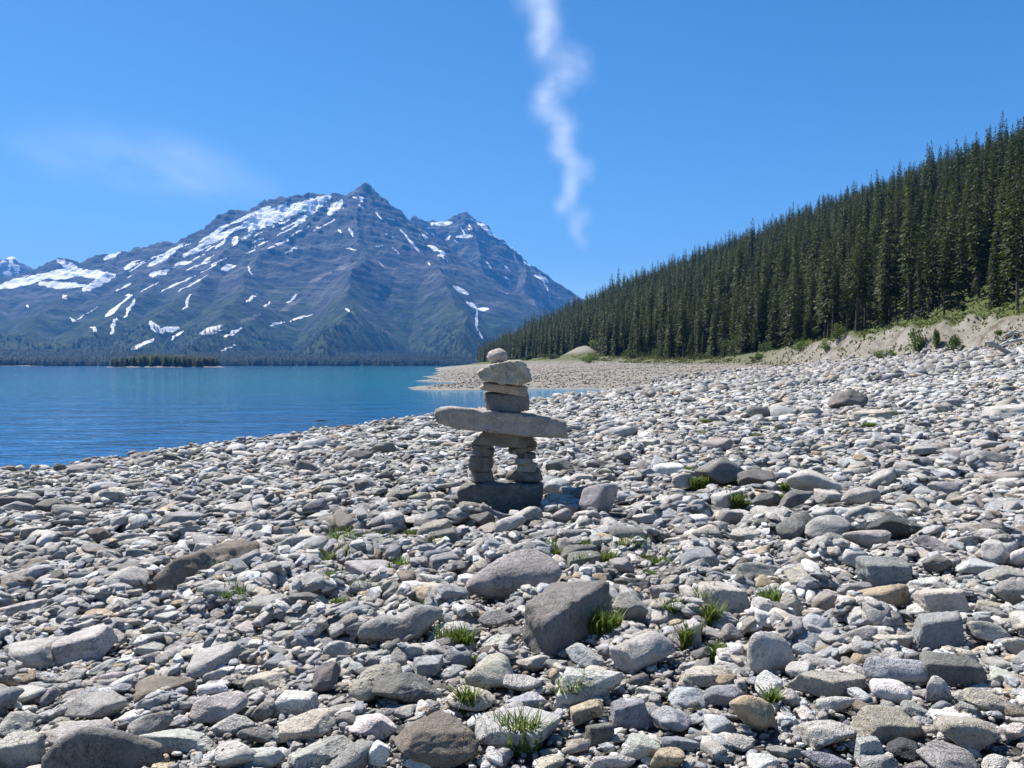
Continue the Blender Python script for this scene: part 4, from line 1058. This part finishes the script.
# the rest of the forest: one mass, instanced on points
def instanced(name, P, rotz, scl, idx, protos, label, sxy=None):
    me = bpy.data.meshes.new(name); me.vertices.add(len(P)); me.vertices.foreach_set('co', np.ascontiguousarray(P, np.float32).ravel())
    a = me.attributes.new('turn', 'FLOAT_VECTOR', 'POINT'); a.data.foreach_set('vector', np.stack([rotz * 0, rotz * 0, rotz], 1).astype(np.float32).ravel())
    b = me.attributes.new('size', 'FLOAT_VECTOR', 'POINT'); b.data.foreach_set('vector', np.ascontiguousarray(scl, np.float32).ravel())
    c = me.attributes.new('sort', 'INT', 'POINT'); c.data.foreach_set('value', np.ascontiguousarray(idx, np.int32))
    me.update()
    o = obj(name, me)
    coll = bpy.data.collections.new(name + '_kinds')
    for i, m in enumerate(protos):
        po = bpy.data.objects.new(f'{name}_kind_{i:02d}', m); coll.objects.link(po)
    g = bpy.data.node_groups.new(name, 'GeometryNodeTree')
    g.interface.new_socket('Geometry', in_out='INPUT', socket_type='NodeSocketGeometry'); g.interface.new_socket('Geometry', in_out='OUTPUT', socket_type='NodeSocketGeometry')
    N, Lk = g.nodes, g.links
    gi, go = N.new('NodeGroupInput'), N.new('NodeGroupOutput')
    ci = N.new('GeometryNodeCollectionInfo'); ci.inputs['Collection'].default_value = coll; ci.inputs['Separate Children'].default_value = True; ci.inputs['Reset Children'].default_value = True
    ip = N.new('GeometryNodeInstanceOnPoints'); ip.inputs['Pick Instance'].default_value = True
    def at(nm, ty):
        q = N.new('GeometryNodeInputNamedAttribute'); q.data_type = ty; q.inputs['Name'].default_value = nm; return q.outputs['Attribute']
    Lk.new(gi.outputs[0], ip.inputs['Points']); Lk.new(ci.outputs[0], ip.inputs['Instance'])
    Lk.new(at('sort', 'INT'), ip.inputs['Instance Index']); Lk.new(at('size', 'FLOAT_VECTOR'), ip.inputs['Scale'])
    Lk.new(at('turn', 'FLOAT_VECTOR'), ip.inputs['Rotation'])
    Lk.new(ip.outputs[0], go.inputs[0])
    md = o.modifiers.new('spread', 'NODES'); md.node_group = g
    return tag(o, label, 'forest', None, 'stuff')

def merged(cv, cf, tv, tf, name, leafm):
    V = np.concatenate([cv, tv]); F = np.concatenate([cf, tf + len(cv)])
    return mesh_np(name, V, F, False, None, (leafm, M['bark']), np.concatenate([np.zeros(len(cf)), np.ones(len(tf))]))
protos = [merged(*conifer(700 + i, spacing=.46, nb=6, nq=5, qs=1.3, **kw), 'forest_tree', M['needles']) for i, kw in enumerate([dict(bare=.05, Rd=2.1), dict(bare=.06, Rd=1.9), dict(bare=.08, Rd=1.5), dict(bare=.05, Rd=2.3), dict(bare=.20, Rd=1.8)])]
rest = np.array([i for i in range(len(tx)) if i not in sel_set])
s = th[rest]
instanced('forest', np.stack([tx[rest], ty[rest], tz[rest] - .1], 1), tr.uniform(0, 6.28, len(rest)), np.stack([.1 + s * .86, .1 + s * .86, s], 1), tr.integers(0, 5, len(rest)), protos, 'dense dark conifer forest covering the hillside behind the nearer trees')

# far shore forest and the wooded island
fprotos = [merged(*conifer(800 + i, spacing=1.5, nb=6, nq=3, qs=2.6, Rd=rd), 'far_tree', M['far_needles']) for i, rd in enumerate((2.0, 2.4, 1.8))]
r = np.random.default_rng(21)
n = 9000
a = np.radians(r.uniform(-37, 4, n)); d = 1995 + 1500 * r.random(n) ** 1.5
x, y = np.sin(a) * d, np.cos(a) * d; z = mountain_z(x, y)
ok = z < 160
instanced('far_forest', np.stack([x, y, z - .3], 1)[ok], r.uniform(0, 6.28, ok.sum()), (r.uniform(.8, 1.5, ok.sum())[:, None] * np.array([1.6, 1.6, 1])), r.integers(0, 3, ok.sum()), fprotos, 'dark forest belt along the far lake shore under the mountains')

iprotos = [merged(*conifer(720 + i, spacing=.5, nb=6, nq=5, qs=1.4, Rd=rd), 'island_tree', M['island_needles']) for i, rd in enumerate((2.2, 1.8, 2.5))]
def island():
    xs = np.linspace(-1, 1, 90); ys = np.linspace(-1, 1, 24)
    X, Y = np.meshgrid(xs, ys, indexing='ij')
    e = 1 - (X ** 2 + Y ** 2) + .18 * fbm(xyz(X * 4, Y * 3), 3).reshape(X.shape)
    Z = np.clip(e, -.6, .6) * 3.6 - .6
    cx = (166 - 512) / FPX * 880
    W = np.stack([(X * 72 + cx).ravel(), (Y * 40 + 880).ravel(), Z.ravel()], 1)
    nr = 24; i, j = np.meshgrid(np.arange(89), np.arange(23), indexing='ij'); b = (i * nr + j).ravel()
    F = np.stack([b, b + nr, b + nr + 1, b + 1], 1)
    cov = np.stack([(Z > 1.3).ravel() * .9, np.zeros(X.size), np.ones(X.size), np.ones(X.size)], 1)
    tag(obj('island_ground', mesh_np('island_ground', W, F, True, {'cover': cov}, (M['ground'],))), kind='structure')
    r = np.random.default_rng(4); n = 520
    px = r.uniform(-.78, .74, n); py = r.uniform(-.7, .7, n)
    ok = px ** 2 * 1.25 + py ** 2 < .8; px, py = px[ok], py[ok]
    hh = r.uniform(.5, .9, len(px)) * (1 - .35 * np.abs(px) ** 2)
    instanced('island_forest', np.stack([px * 72 + cx, py * 40 + 880, np.full(len(px), 1.5)], 1), r.uniform(0, 6.28, len(px)), np.stack([hh * 1.9, hh * 1.9, hh], 1), r.integers(0, 3, len(px)), iprotos, 'green wooded island lying low in the lake before the mountains')
island()

# ------------------------------------------------------------------ shrubs and saplings at the forest edge
def leaf_cloud(r, n, w, dp, h, ls, lobes=6, base=.15):
    C = np.stack([r.uniform(-.36, .36, lobes) * w, r.uniform(-.36, .36, lobes) * dp, r.uniform(base + .1, .72, lobes) * h], 1)
    S = r.uniform(.16, .30, lobes)
    k = r.integers(0, lobes, n)
    g = r.normal(size=(n, 3)); g /= np.linalg.norm(g, axis=1)[:, None]; g *= (r.random(n) ** .4)[:, None]
    P = C[k] + g * S[k][:, None] * np.array([w, dp, h]) * 1.05
    P[:, 2] = np.maximum(P[:, 2], .03 * h)
    a = r.normal(size=(n, 3)); a /= np.linalg.norm(a, axis=1)[:, None]
    b = np.cross(a, r.normal(size=(n, 3))); b /= np.linalg.norm(b, axis=1)[:, None]
    L = ls * r.uniform(.6, 1.3, n)[:, None]
    V = np.stack([P - a * L * .5, P + b * L * .28, P + a * L * .5, P - b * L * .28], 1).reshape(-1, 3)
    return V, np.arange(4 * n).reshape(n, 4), C
def stems(C, rad):
    V, F = [], []
    for c in C:
        o = len(V)
        for t in (0, .5, 1):
            q = np.array([c[0] * (.15 + .85 * t), c[1] * (.15 + .85 * t), c[2] * t - .1])
            for k in range(4):
                a = k * math.pi / 2; V.append(q + np.array([math.cos(a), math.sin(a), 0]) * rad * (1 - .7 * t))
        for s_ in range(2):
            for k in range(4): F.append((o + s_ * 4 + k, o + s_ * 4 + (k + 1) % 4, o + s_ * 4 + 4 + (k + 1) % 4, o + s_ * 4 + 4 + k))
    return np.array(V), np.array(F)
SHRUBS = [ # column, width px, height px, forest distance, leaf, label
    (602, 26, 20, -1, 'willow_leaf', 'bright yellow-green bush on the top right of the gravel mound'),
    (618, 36, 26, 0, 'shrub_leaf', 'rounded green bush leaning over the gravel mound, right of the bright one'),
    (588, 26, 9, -14, 'willow_leaf', 'low bright green plants at the foot of the gravel mound'),
    (634, 26, 12, -2, 'shrub_leaf', 'low dark bush between the gravel mound and the big dark shrub'),
    (664, 30, 18, -1, 'shrub_leaf', 'dark green bush below the trees, left of the big dark shrub'),
    (735, 44, 30, -1, 'shrub_leaf', 'big dark shrub at the forest edge above the gravel flat'),
    (700, 24, 11, -2, 'shrub_leaf', 'small dark bush touching the left side of the big dark shrub'),
    (768, 26, 15, -1, 'shrub_leaf', 'dark bush just right of the big dark shrub'),
    (757, 18, 8, -4, 'willow_leaf', 'small light green plant before the big dark shrub'),
    (800, 24, 13, -3, 'willow_leaf', 'light green bush left of the eroded bank'),
    (826, 24, 14, -4, 'willow_leaf', 'pale green bush at the left end of the eroded bank'),
    (838, 16, 18, -3, 'willow_leaf', 'upright light green bush against the eroded bank'),
    (886, 22, 11, -7, 'willow_leaf', 'low yellowish bush below the eroded bank, left of the saplings'),
    (505, 18, 8, -6, 'willow_leaf', 'small light bush behind the head of the stone figure'),
    (528, 12, 6, -6, 'shrub_leaf', 'tiny dark bush right of the head of the stone figure'),
    (1006, 18, 12, -5, 'willow_leaf', 'green bush behind the driftwood heap'),
    (552, 26, 6, -12, 'shrub_leaf', 'low dark grass clump on the rim of the gravel spit'),
    (917, 22, 40, -5.5, 'sapling', 'tallest bright green sapling in front of the eroded bank'),
    (936, 14, 24, -5.5, 'sapling', 'slim bright green sapling right of the tallest one'),
    (956, 20, 19, -5.5, 'sapling', 'short bushy sapling, rightmost of the three by the eroded bank'),
]
for i, (u, wp, hp, f0, lf, lab) in enumerate(SHRUBS):
    r = np.random.default_rng(60 + i)
    x, y = bank_xy(u, f0)
    if u in (602, 618): x, y = (u - 512) / FPX * 300, 300.0
    z = gz(x, y); w, h = wp * y / FPX, hp * y / FPX
    sap = lf == 'sapling'
    V, F, C = leaf_cloud(r, 900 if not sap else 1100, w, w * .8, h, max(.16, .0016 * y) * (1.5 if sap else 1), 11 if sap else 7, .02)
    if sap:      # narrow towards the tip
        k = 1 - .75 * np.clip(V[:, 2] / h, 0, 1); V[:, :2] *= k[:, None]
    root = empty('sapling' if sap else 'bush', (x, y, z))
    tag(root, lab, 'sapling' if sap else 'bush', 'saplings by the bank' if sap else 'bushes along the forest edge')
    if sap: C[:, :2] *= (1 - .75 * np.clip(C[:, 2] / h, 0, 1))[:, None]
    sv, sf = stems(C, .03 + .0002 * y)
    obj('stem', mesh_np('stem', sv, sf, True, None, (M['bark'],)), root)
    obj('foliage', mesh_np('foliage', V, F, False, None, (M['willow_leaf' if sap else lf],)), root)

# undergrowth and grass on the bank: nobody could count it
def bank_cover():
    r = np.random.default_rng(91); n = 56000
    y = 60 + 290 * r.random(n) ** 1.7; f = r.uniform(-7.5, 26, n)
    x = np.interp(y, _yd, _xd) + f / .965
    wj = fbm(xyz(x * .13, y * .13, 5), 5) * 2.0; nn = fbm(xyz(x * .16, y * .16, 4), 4)
    mound = mound_shape(x, y)
    ok = ((f + wj + nn * .8 > -1.7) | (fbm(xyz(x * .25, y * .25, 9), 4) > -.10)) & (mound < .3)
    x, y = x[ok], y[ok]; n = len(x); z = terrain(x, y)
    h = r.uniform(.06, .24, n) * (1 + y / 300); w = h * r.uniform(.25, .6, n) + .03; a = r.uniform(0, 6.28, n); ln = r.normal(0, .5, n) * h
    c, s_ = np.cos(a) * w, np.sin(a) * w
    V = np.stack([np.stack([x - c, y - s_, z], 1), np.stack([x + c, y + s_, z], 1), np.stack([x + c * .3 - np.sin(a) * ln, y + s_ * .3 + np.cos(a) * ln, z + h], 1), np.stack([x - c * .3 - np.sin(a) * ln, y - s_ * .3 + np.cos(a) * ln, z + h * .9], 1)], 1).reshape(-1, 3)
    tag(obj('bank_grass', mesh_np('bank_grass', V, np.arange(4 * n).reshape(n, 4), False, None, (M['bank_grass'],))), 'grass and low undergrowth on the bank below the trees', 'grass', None, 'stuff')
bank_cover()

# ------------------------------------------------------------------ driftwood
def log_mesh(r, L, rad, bend=.12, fork=False):
    V, F = [], []
    n, k = 12, 8
    ph = r.uniform(0, 6.28)
    for i in range(n):
        t = i / (n - 1)
        cx = (t - .5) * L; cy = bend * L * math.sin(t * 3.0 + ph) * .5; cz = .05 * L * math.sin(t * 4 + ph * 2)
        rr_ = rad * (1 - .5 * t) * (1 + .12 * r.normal()) * (.35 if i in (0, n - 1) else 1)
        for j in range(k):
            a = 6.283 * j / k; V.append((cx, cy + math.cos(a) * rr_ * (1 + .15 * r.normal()), cz + math.sin(a) * rr_ * (1 + .15 * r.normal())))
    for i in range(n - 1):
        for j in range(k): F.append((i * k + j, i * k + (j + 1) % k, i * k + k + (j + 1) % k, i * k + k + j))
    if fork:
        for q in range(3):
            i0 = r.integers(3, 10); b = np.array(V[i0 * k:(i0 + 1) * k]).mean(0); d = np.array([r.uniform(.2, .9), r.normal(0, .6), r.uniform(.3, .9)]); d /= np.linalg.norm(d); Lb = L * r.uniform(.15, .3); o = len(V)
            for t in (0, .5, 1):
                c = b + d * Lb * t + np.array([0, 0, -.1 * Lb * t * t])
                for j in range(4):
                    a = 6.283 * j / 4; V.append(tuple(c + np.array([0, math.cos(a), math.sin(a)]) * rad * .45 * (1 - .8 * t)))
            for s_ in range(2):
                for j in range(4): F.append((o + s_ * 4 + j, o + s_ * 4 + (j + 1) % 4, o + s_ * 4 + 4 + (j + 1) % 4, o + s_ * 4 + 4 + j))
    V = np.array(V); F = np.array(F)
    caps = [list(range(k))[::-1], [(n - 1) * k + j for j in range(k)]]
    bm = bmesh.new(); bv = [bm.verts.new(v) for v in V]
    for f in F: bm.faces.new([bv[i] for i in f])
    for c in caps: bm.faces.new([bv[i] for i in c])
    me = bpy.data.meshes.new('driftwood_log'); bm.to_mesh(me); bm.free()
    return me
LOGS = [ # column, row, length m, radius, yaw deg, tilt deg, lift, forked, label, dark
    (1008, 356, 3.6, .20, 10, -14, .5, 1, 'pale forked driftwood trunk, lowest of the heap at the forest bank', 0),
    (1016, 352, 3.2, .17, -20, 18, .9, 1, 'grey driftwood trunk slanting up to the right across the heap', 0),
    (1002, 351, 2.6, .13, 40, -30, .9, 1, 'broken driftwood branch sloping down to the left of the heap', 0),
    (1018, 346, 2.4, .14, 5, 6, 1.5, 1, 'short bleached driftwood log on top of the heap', 0),
    (1010, 345, 1.6, .10, -50, 38, 1.6, 0, 'upright driftwood stub poking out of the heap', 0),
    (1022, 356, 2.8, .16, 60, 5, .5, 0, 'driftwood log pointing at the viewer, right end of the heap', 0),
    (948, 366, 6.5, .13, 3, 0, .12, 0, 'long bleached log lying on stones below the saplings', 0),
    (975, 372, 4.0, .10, -8, 0, .1, 0, 'thin bleached log lying on stones before the driftwood heap', 0),
    (905, 362, 3.4, .10, 12, 0, .1, 1, 'weathered forked log on stones below the tallest sapling', 0),
    (850, 369, 2.6, .08, -6, 0, .1, 0, 'thin grey log on stones below the left end of the eroded bank', 0),
    (660, 366, 4.5, .16, 20, 5, .2, 1, 'pale fallen trunk at the edge of the gravel flat below the dark bushes', 0),
    (320, 425, 1.15, .035, 6, 0, .03, 0, 'brown waterlogged log lying at the waterline left of the stone figure', 1),
    (152, 448.5, .42, .03, 8, 0, .04, 1, 'small black forked branch at the waterline on the left', 1),
]
for i, (u, v, L, rad, yaw, tilt, lift, fk, lab, dk) in enumerate(LOGS):
    r = np.random.default_rng(200 + i)
    if v < 380:
        a, _ = ray(u, v); ys = np.arange(25, 200, .25); zz = terrain(a * ys, ys); _, vv = proj(a * ys, ys, zz)
        j = np.argmax((vv < v + 3) & (ys > 30)); y = ys[j] if j else 70.0; x = a * y
        if u > 995: y = min(y, 72.0); x = a * y
        if u == 660: x, y = bank_xy(660, -7)
    else:
        x, y = ground_at(u, v)
    o = obj('driftwood_log', log_mesh(r, L, rad, .06 if L > 3 else .12, bool(fk)))
    o.data.materials.append(M['dark_driftwood' if dk else 'driftwood'])
    for p in o.data.polygons: p.use_smooth = True
    o.location = (x, y, max(gz(x, y), 0) + lift); o.rotation_euler = (0, -R(tilt), R(yaw))
    tag(o, lab, 'driftwood', 'driftwood on the beach')
# ------------------------------------------------------------------ air
def box_mesh(name, lo, hi):
    bm = bmesh.new(); bmesh.ops.create_cube(bm, size=1)
    for v in bm.verts:
        for k in range(3): v.co[k] = lo[k] if v.co[k] < 0 else hi[k]
    me = bpy.data.meshes.new(name); bm.to_mesh(me); bm.free(); return me
def haze():
    o = obj('haze', box_mesh('haze', (-7600, -120, -7), (4200, 9700, 1330)))
    m = bpy.data.materials.new('haze'); m.use_nodes = True; t = m.node_tree; t.nodes.clear()
    out = t.nodes.new('ShaderNodeOutputMaterial'); pv = t.nodes.new('ShaderNodeVolumePrincipled')
    pv.inputs['Color'].default_value = HAZE_COLOR; pv.inputs['Density'].default_value = HAZE_DENSITY; pv.inputs['Anisotropy'].default_value = .0
    t.links.new(pv.outputs[0], out.inputs['Volume']); o.data.materials.append(m)
    tag(o, kind='stuff')
HAZE_DENSITY = 0.9e-4; HAZE_COLOR = (.07, .34, .92, 1)
haze()

# ------------------------------------------------------------------ high thin clouds: volumes well above the haze
def cloud(name, label, lo, hi, density, axis_fn, wid):
    o = obj(name, box_mesh(name, lo, hi))
    t = NT(name); p = t.pos()
    sx = t.n('ShaderNodeSeparateXYZ', {0: p}).outputs
    t.t.nodes.remove(t.out); t.out = t.t.nodes.new('ShaderNodeOutputMaterial')
    axis_fn(t, p, sx)
    o.data.materials.append(t.m)
    return tag(o, label, 'cloud', None, 'thing')
def streak(t, p, sx):
    # the trail drifts sideways in waves along its length
    q = t.n('ShaderNodeCombineXYZ', {0: t.math('MULTIPLY', sx[1], 1 / 2000.0)}).outputs[0]
    w = t.math('MULTIPLY', t.math('SUBTRACT', t.noise(q, 1.0, 6, .62), .5), 3300.0)
    cx = t.math('ADD', t.math('MULTIPLY', sx[1], .102), t.math('ADD', w, -560.0))
    dx = t.math('ABSOLUTE', t.math('SUBTRACT', sx[0], cx))
    wn = t.math('ADD', 50.0, t.math('MULTIPLY', t.noise(t.n('ShaderNodeMapping', {'Vector': p, 'Scale': (.0012, .0012, .0012)}).outputs[0], 1.0, 4, .65), 350.0))
    rad = t.math('SUBTRACT', 1.0, t.math('DIVIDE', dx, wn), clamp=True)
    dz = t.math('SUBTRACT', 1.0, t.math('DIVIDE', t.math('ABSOLUTE', t.math('SUBTRACT', sx[2], 4150.0))  , 330.0), clamp=True)
    nz = t.noise(t.n('ShaderNodeMapping', {'Vector': p, 'Scale': (.0038, .0080, .006)}).outputs[0], 1.0, 5, .68)
    d = t.math('MULTIPLY', t.math('MULTIPLY', rad, dz), t.math('MAXIMUM', t.math('MULTIPLY', t.math('SUBTRACT', nz, .33), 3.4), 0.0))
    fade = t.n('ShaderNodeMapRange', {'Value': sx[1], 'From Min': 17000.0, 'From Max': 27500.0, 'To Min': 1.0, 'To Max': .25}).outputs[0]
    d = t.math('MULTIPLY', t.math('MULTIPLY', d, fade), 1.15e-3)
    pv = t.n('ShaderNodeVolumePrincipled', {'Color': (1, 1, 1, 1), 'Density': d, 'Anisotropy': .35})
    t.t.links.new(pv.outputs[0], t.out.inputs['Volume'])
    t.m.cycles.volume_step_rate = 1.0
cloud('cloud', 'thin white zigzag streak of cloud hanging down the middle of the blue sky', (-1000, 6500, 3700), (3600, 28000, 4600), 1, streak, 1)

def veil(t, p, sx):
    n = t.noise(t.n('ShaderNodeMapping', {'Vector': p, 'Rotation': (0, 0, R(20)), 'Scale': (.00045, .00016, .001)}).outputs[0], 1.0, 5, .62)
    ex = t.math('DIVIDE', t.math('ABSOLUTE', t.math('ADD', sx[0], 6500.0)), 2200.0); ey = t.math('DIVIDE', t.math('ABSOLUTE', t.math('SUBTRACT', sx[1], 14800.0)), 3400.0)
    rad = t.math('SUBTRACT', 1.0, t.math('ADD', t.math('POWER', ex, 2.0), t.math('POWER', ey, 2.0)), clamp=True)
    d = t.math('MULTIPLY', t.math('MULTIPLY', rad, t.math('MAXIMUM', t.math('SUBTRACT', n, .42), 0.0)), 9.0e-4)
    pv = t.n('ShaderNodeVolumePrincipled', {'Color': (1, 1, 1, 1), 'Density': d, 'Anisotropy': .35})
    t.t.links.new(pv.outputs[0], t.out.inputs['Volume'])
cloud('cloud', 'faint veil of high cloud in the blue sky above the left mountain slope', (-8900, 11200, 3350), (-4200, 18400, 3750), 1, veil, 1)

# ------------------------------------------------------------------ sun, sky, camera
w = bpy.data.worlds.new('World'); scene.world = w; w.use_nodes = True
nt = w.node_tree; nt.nodes.clear()
wo = nt.nodes.new('ShaderNodeOutputWorld'); bg = nt.nodes.new('ShaderNodeBackground'); sk = nt.nodes.new('ShaderNodeTexSky')
sk.sky_type = 'NISHITA'; sk.sun_disc = False; sk.sun_elevation = R(SUN_EL); sk.sun_rotation = R(SUN_AZ)
sk.altitude = 1700; sk.air_density = 1.0; sk.dust_density = .4; sk.ozone_density = 1.6
bg.inputs['Strength'].default_value = .07
hs = nt.nodes.new('ShaderNodeHueSaturation'); hs.inputs['Saturation'].default_value = 1.32
nt.links.new(sk.outputs[0], hs.inputs['Color']); nt.links.new(hs.outputs[0], bg.inputs[0]); nt.links.new(bg.outputs[0], wo.inputs[0])

sd = bpy.data.lights.new('sun', 'SUN'); sd.energy = 5.0; sd.angle = R(.53); sd.color = (1, .955, .89)
so = bpy.data.objects.new('sun', sd); link(so)
a, e = R(SUN_AZ), R(SUN_EL)
so.rotation_euler = Vector((math.sin(a) * math.cos(e), math.cos(a) * math.cos(e), math.sin(e))).to_track_quat('Z', 'Y').to_euler()
so.location = (-40, 40, 80)

cd = bpy.data.cameras.new('camera'); cd.lens = FPX / 1024 * 36; cd.sensor_width = 36; cd.clip_start = .1; cd.clip_end = 60000
co = bpy.data.objects.new('camera', cd); link(co); co.location = CAM; co.rotation_euler = (math.pi / 2 - PITCH, 0, 0)
scene.camera = co
vs = scene.view_settings; vs.view_transform = 'Standard'; vs.look = 'None'; vs.exposure = 1.1; vs.gamma = 1.0; vs.use_curve_mapping = False
scene.render.engine = 'CYCLES'
cy = scene.cycles
cy.max_bounces = 5; cy.diffuse_bounces = 2; cy.glossy_bounces = 2; cy.transmission_bounces = 2; cy.volume_bounces = 0; cy.transparent_max_bounces = 6
cy.use_denoising = True
try: cy.denoiser = 'OPENIMAGEDENOISE'
except Exception: pass
cy.volume_max_steps = 128
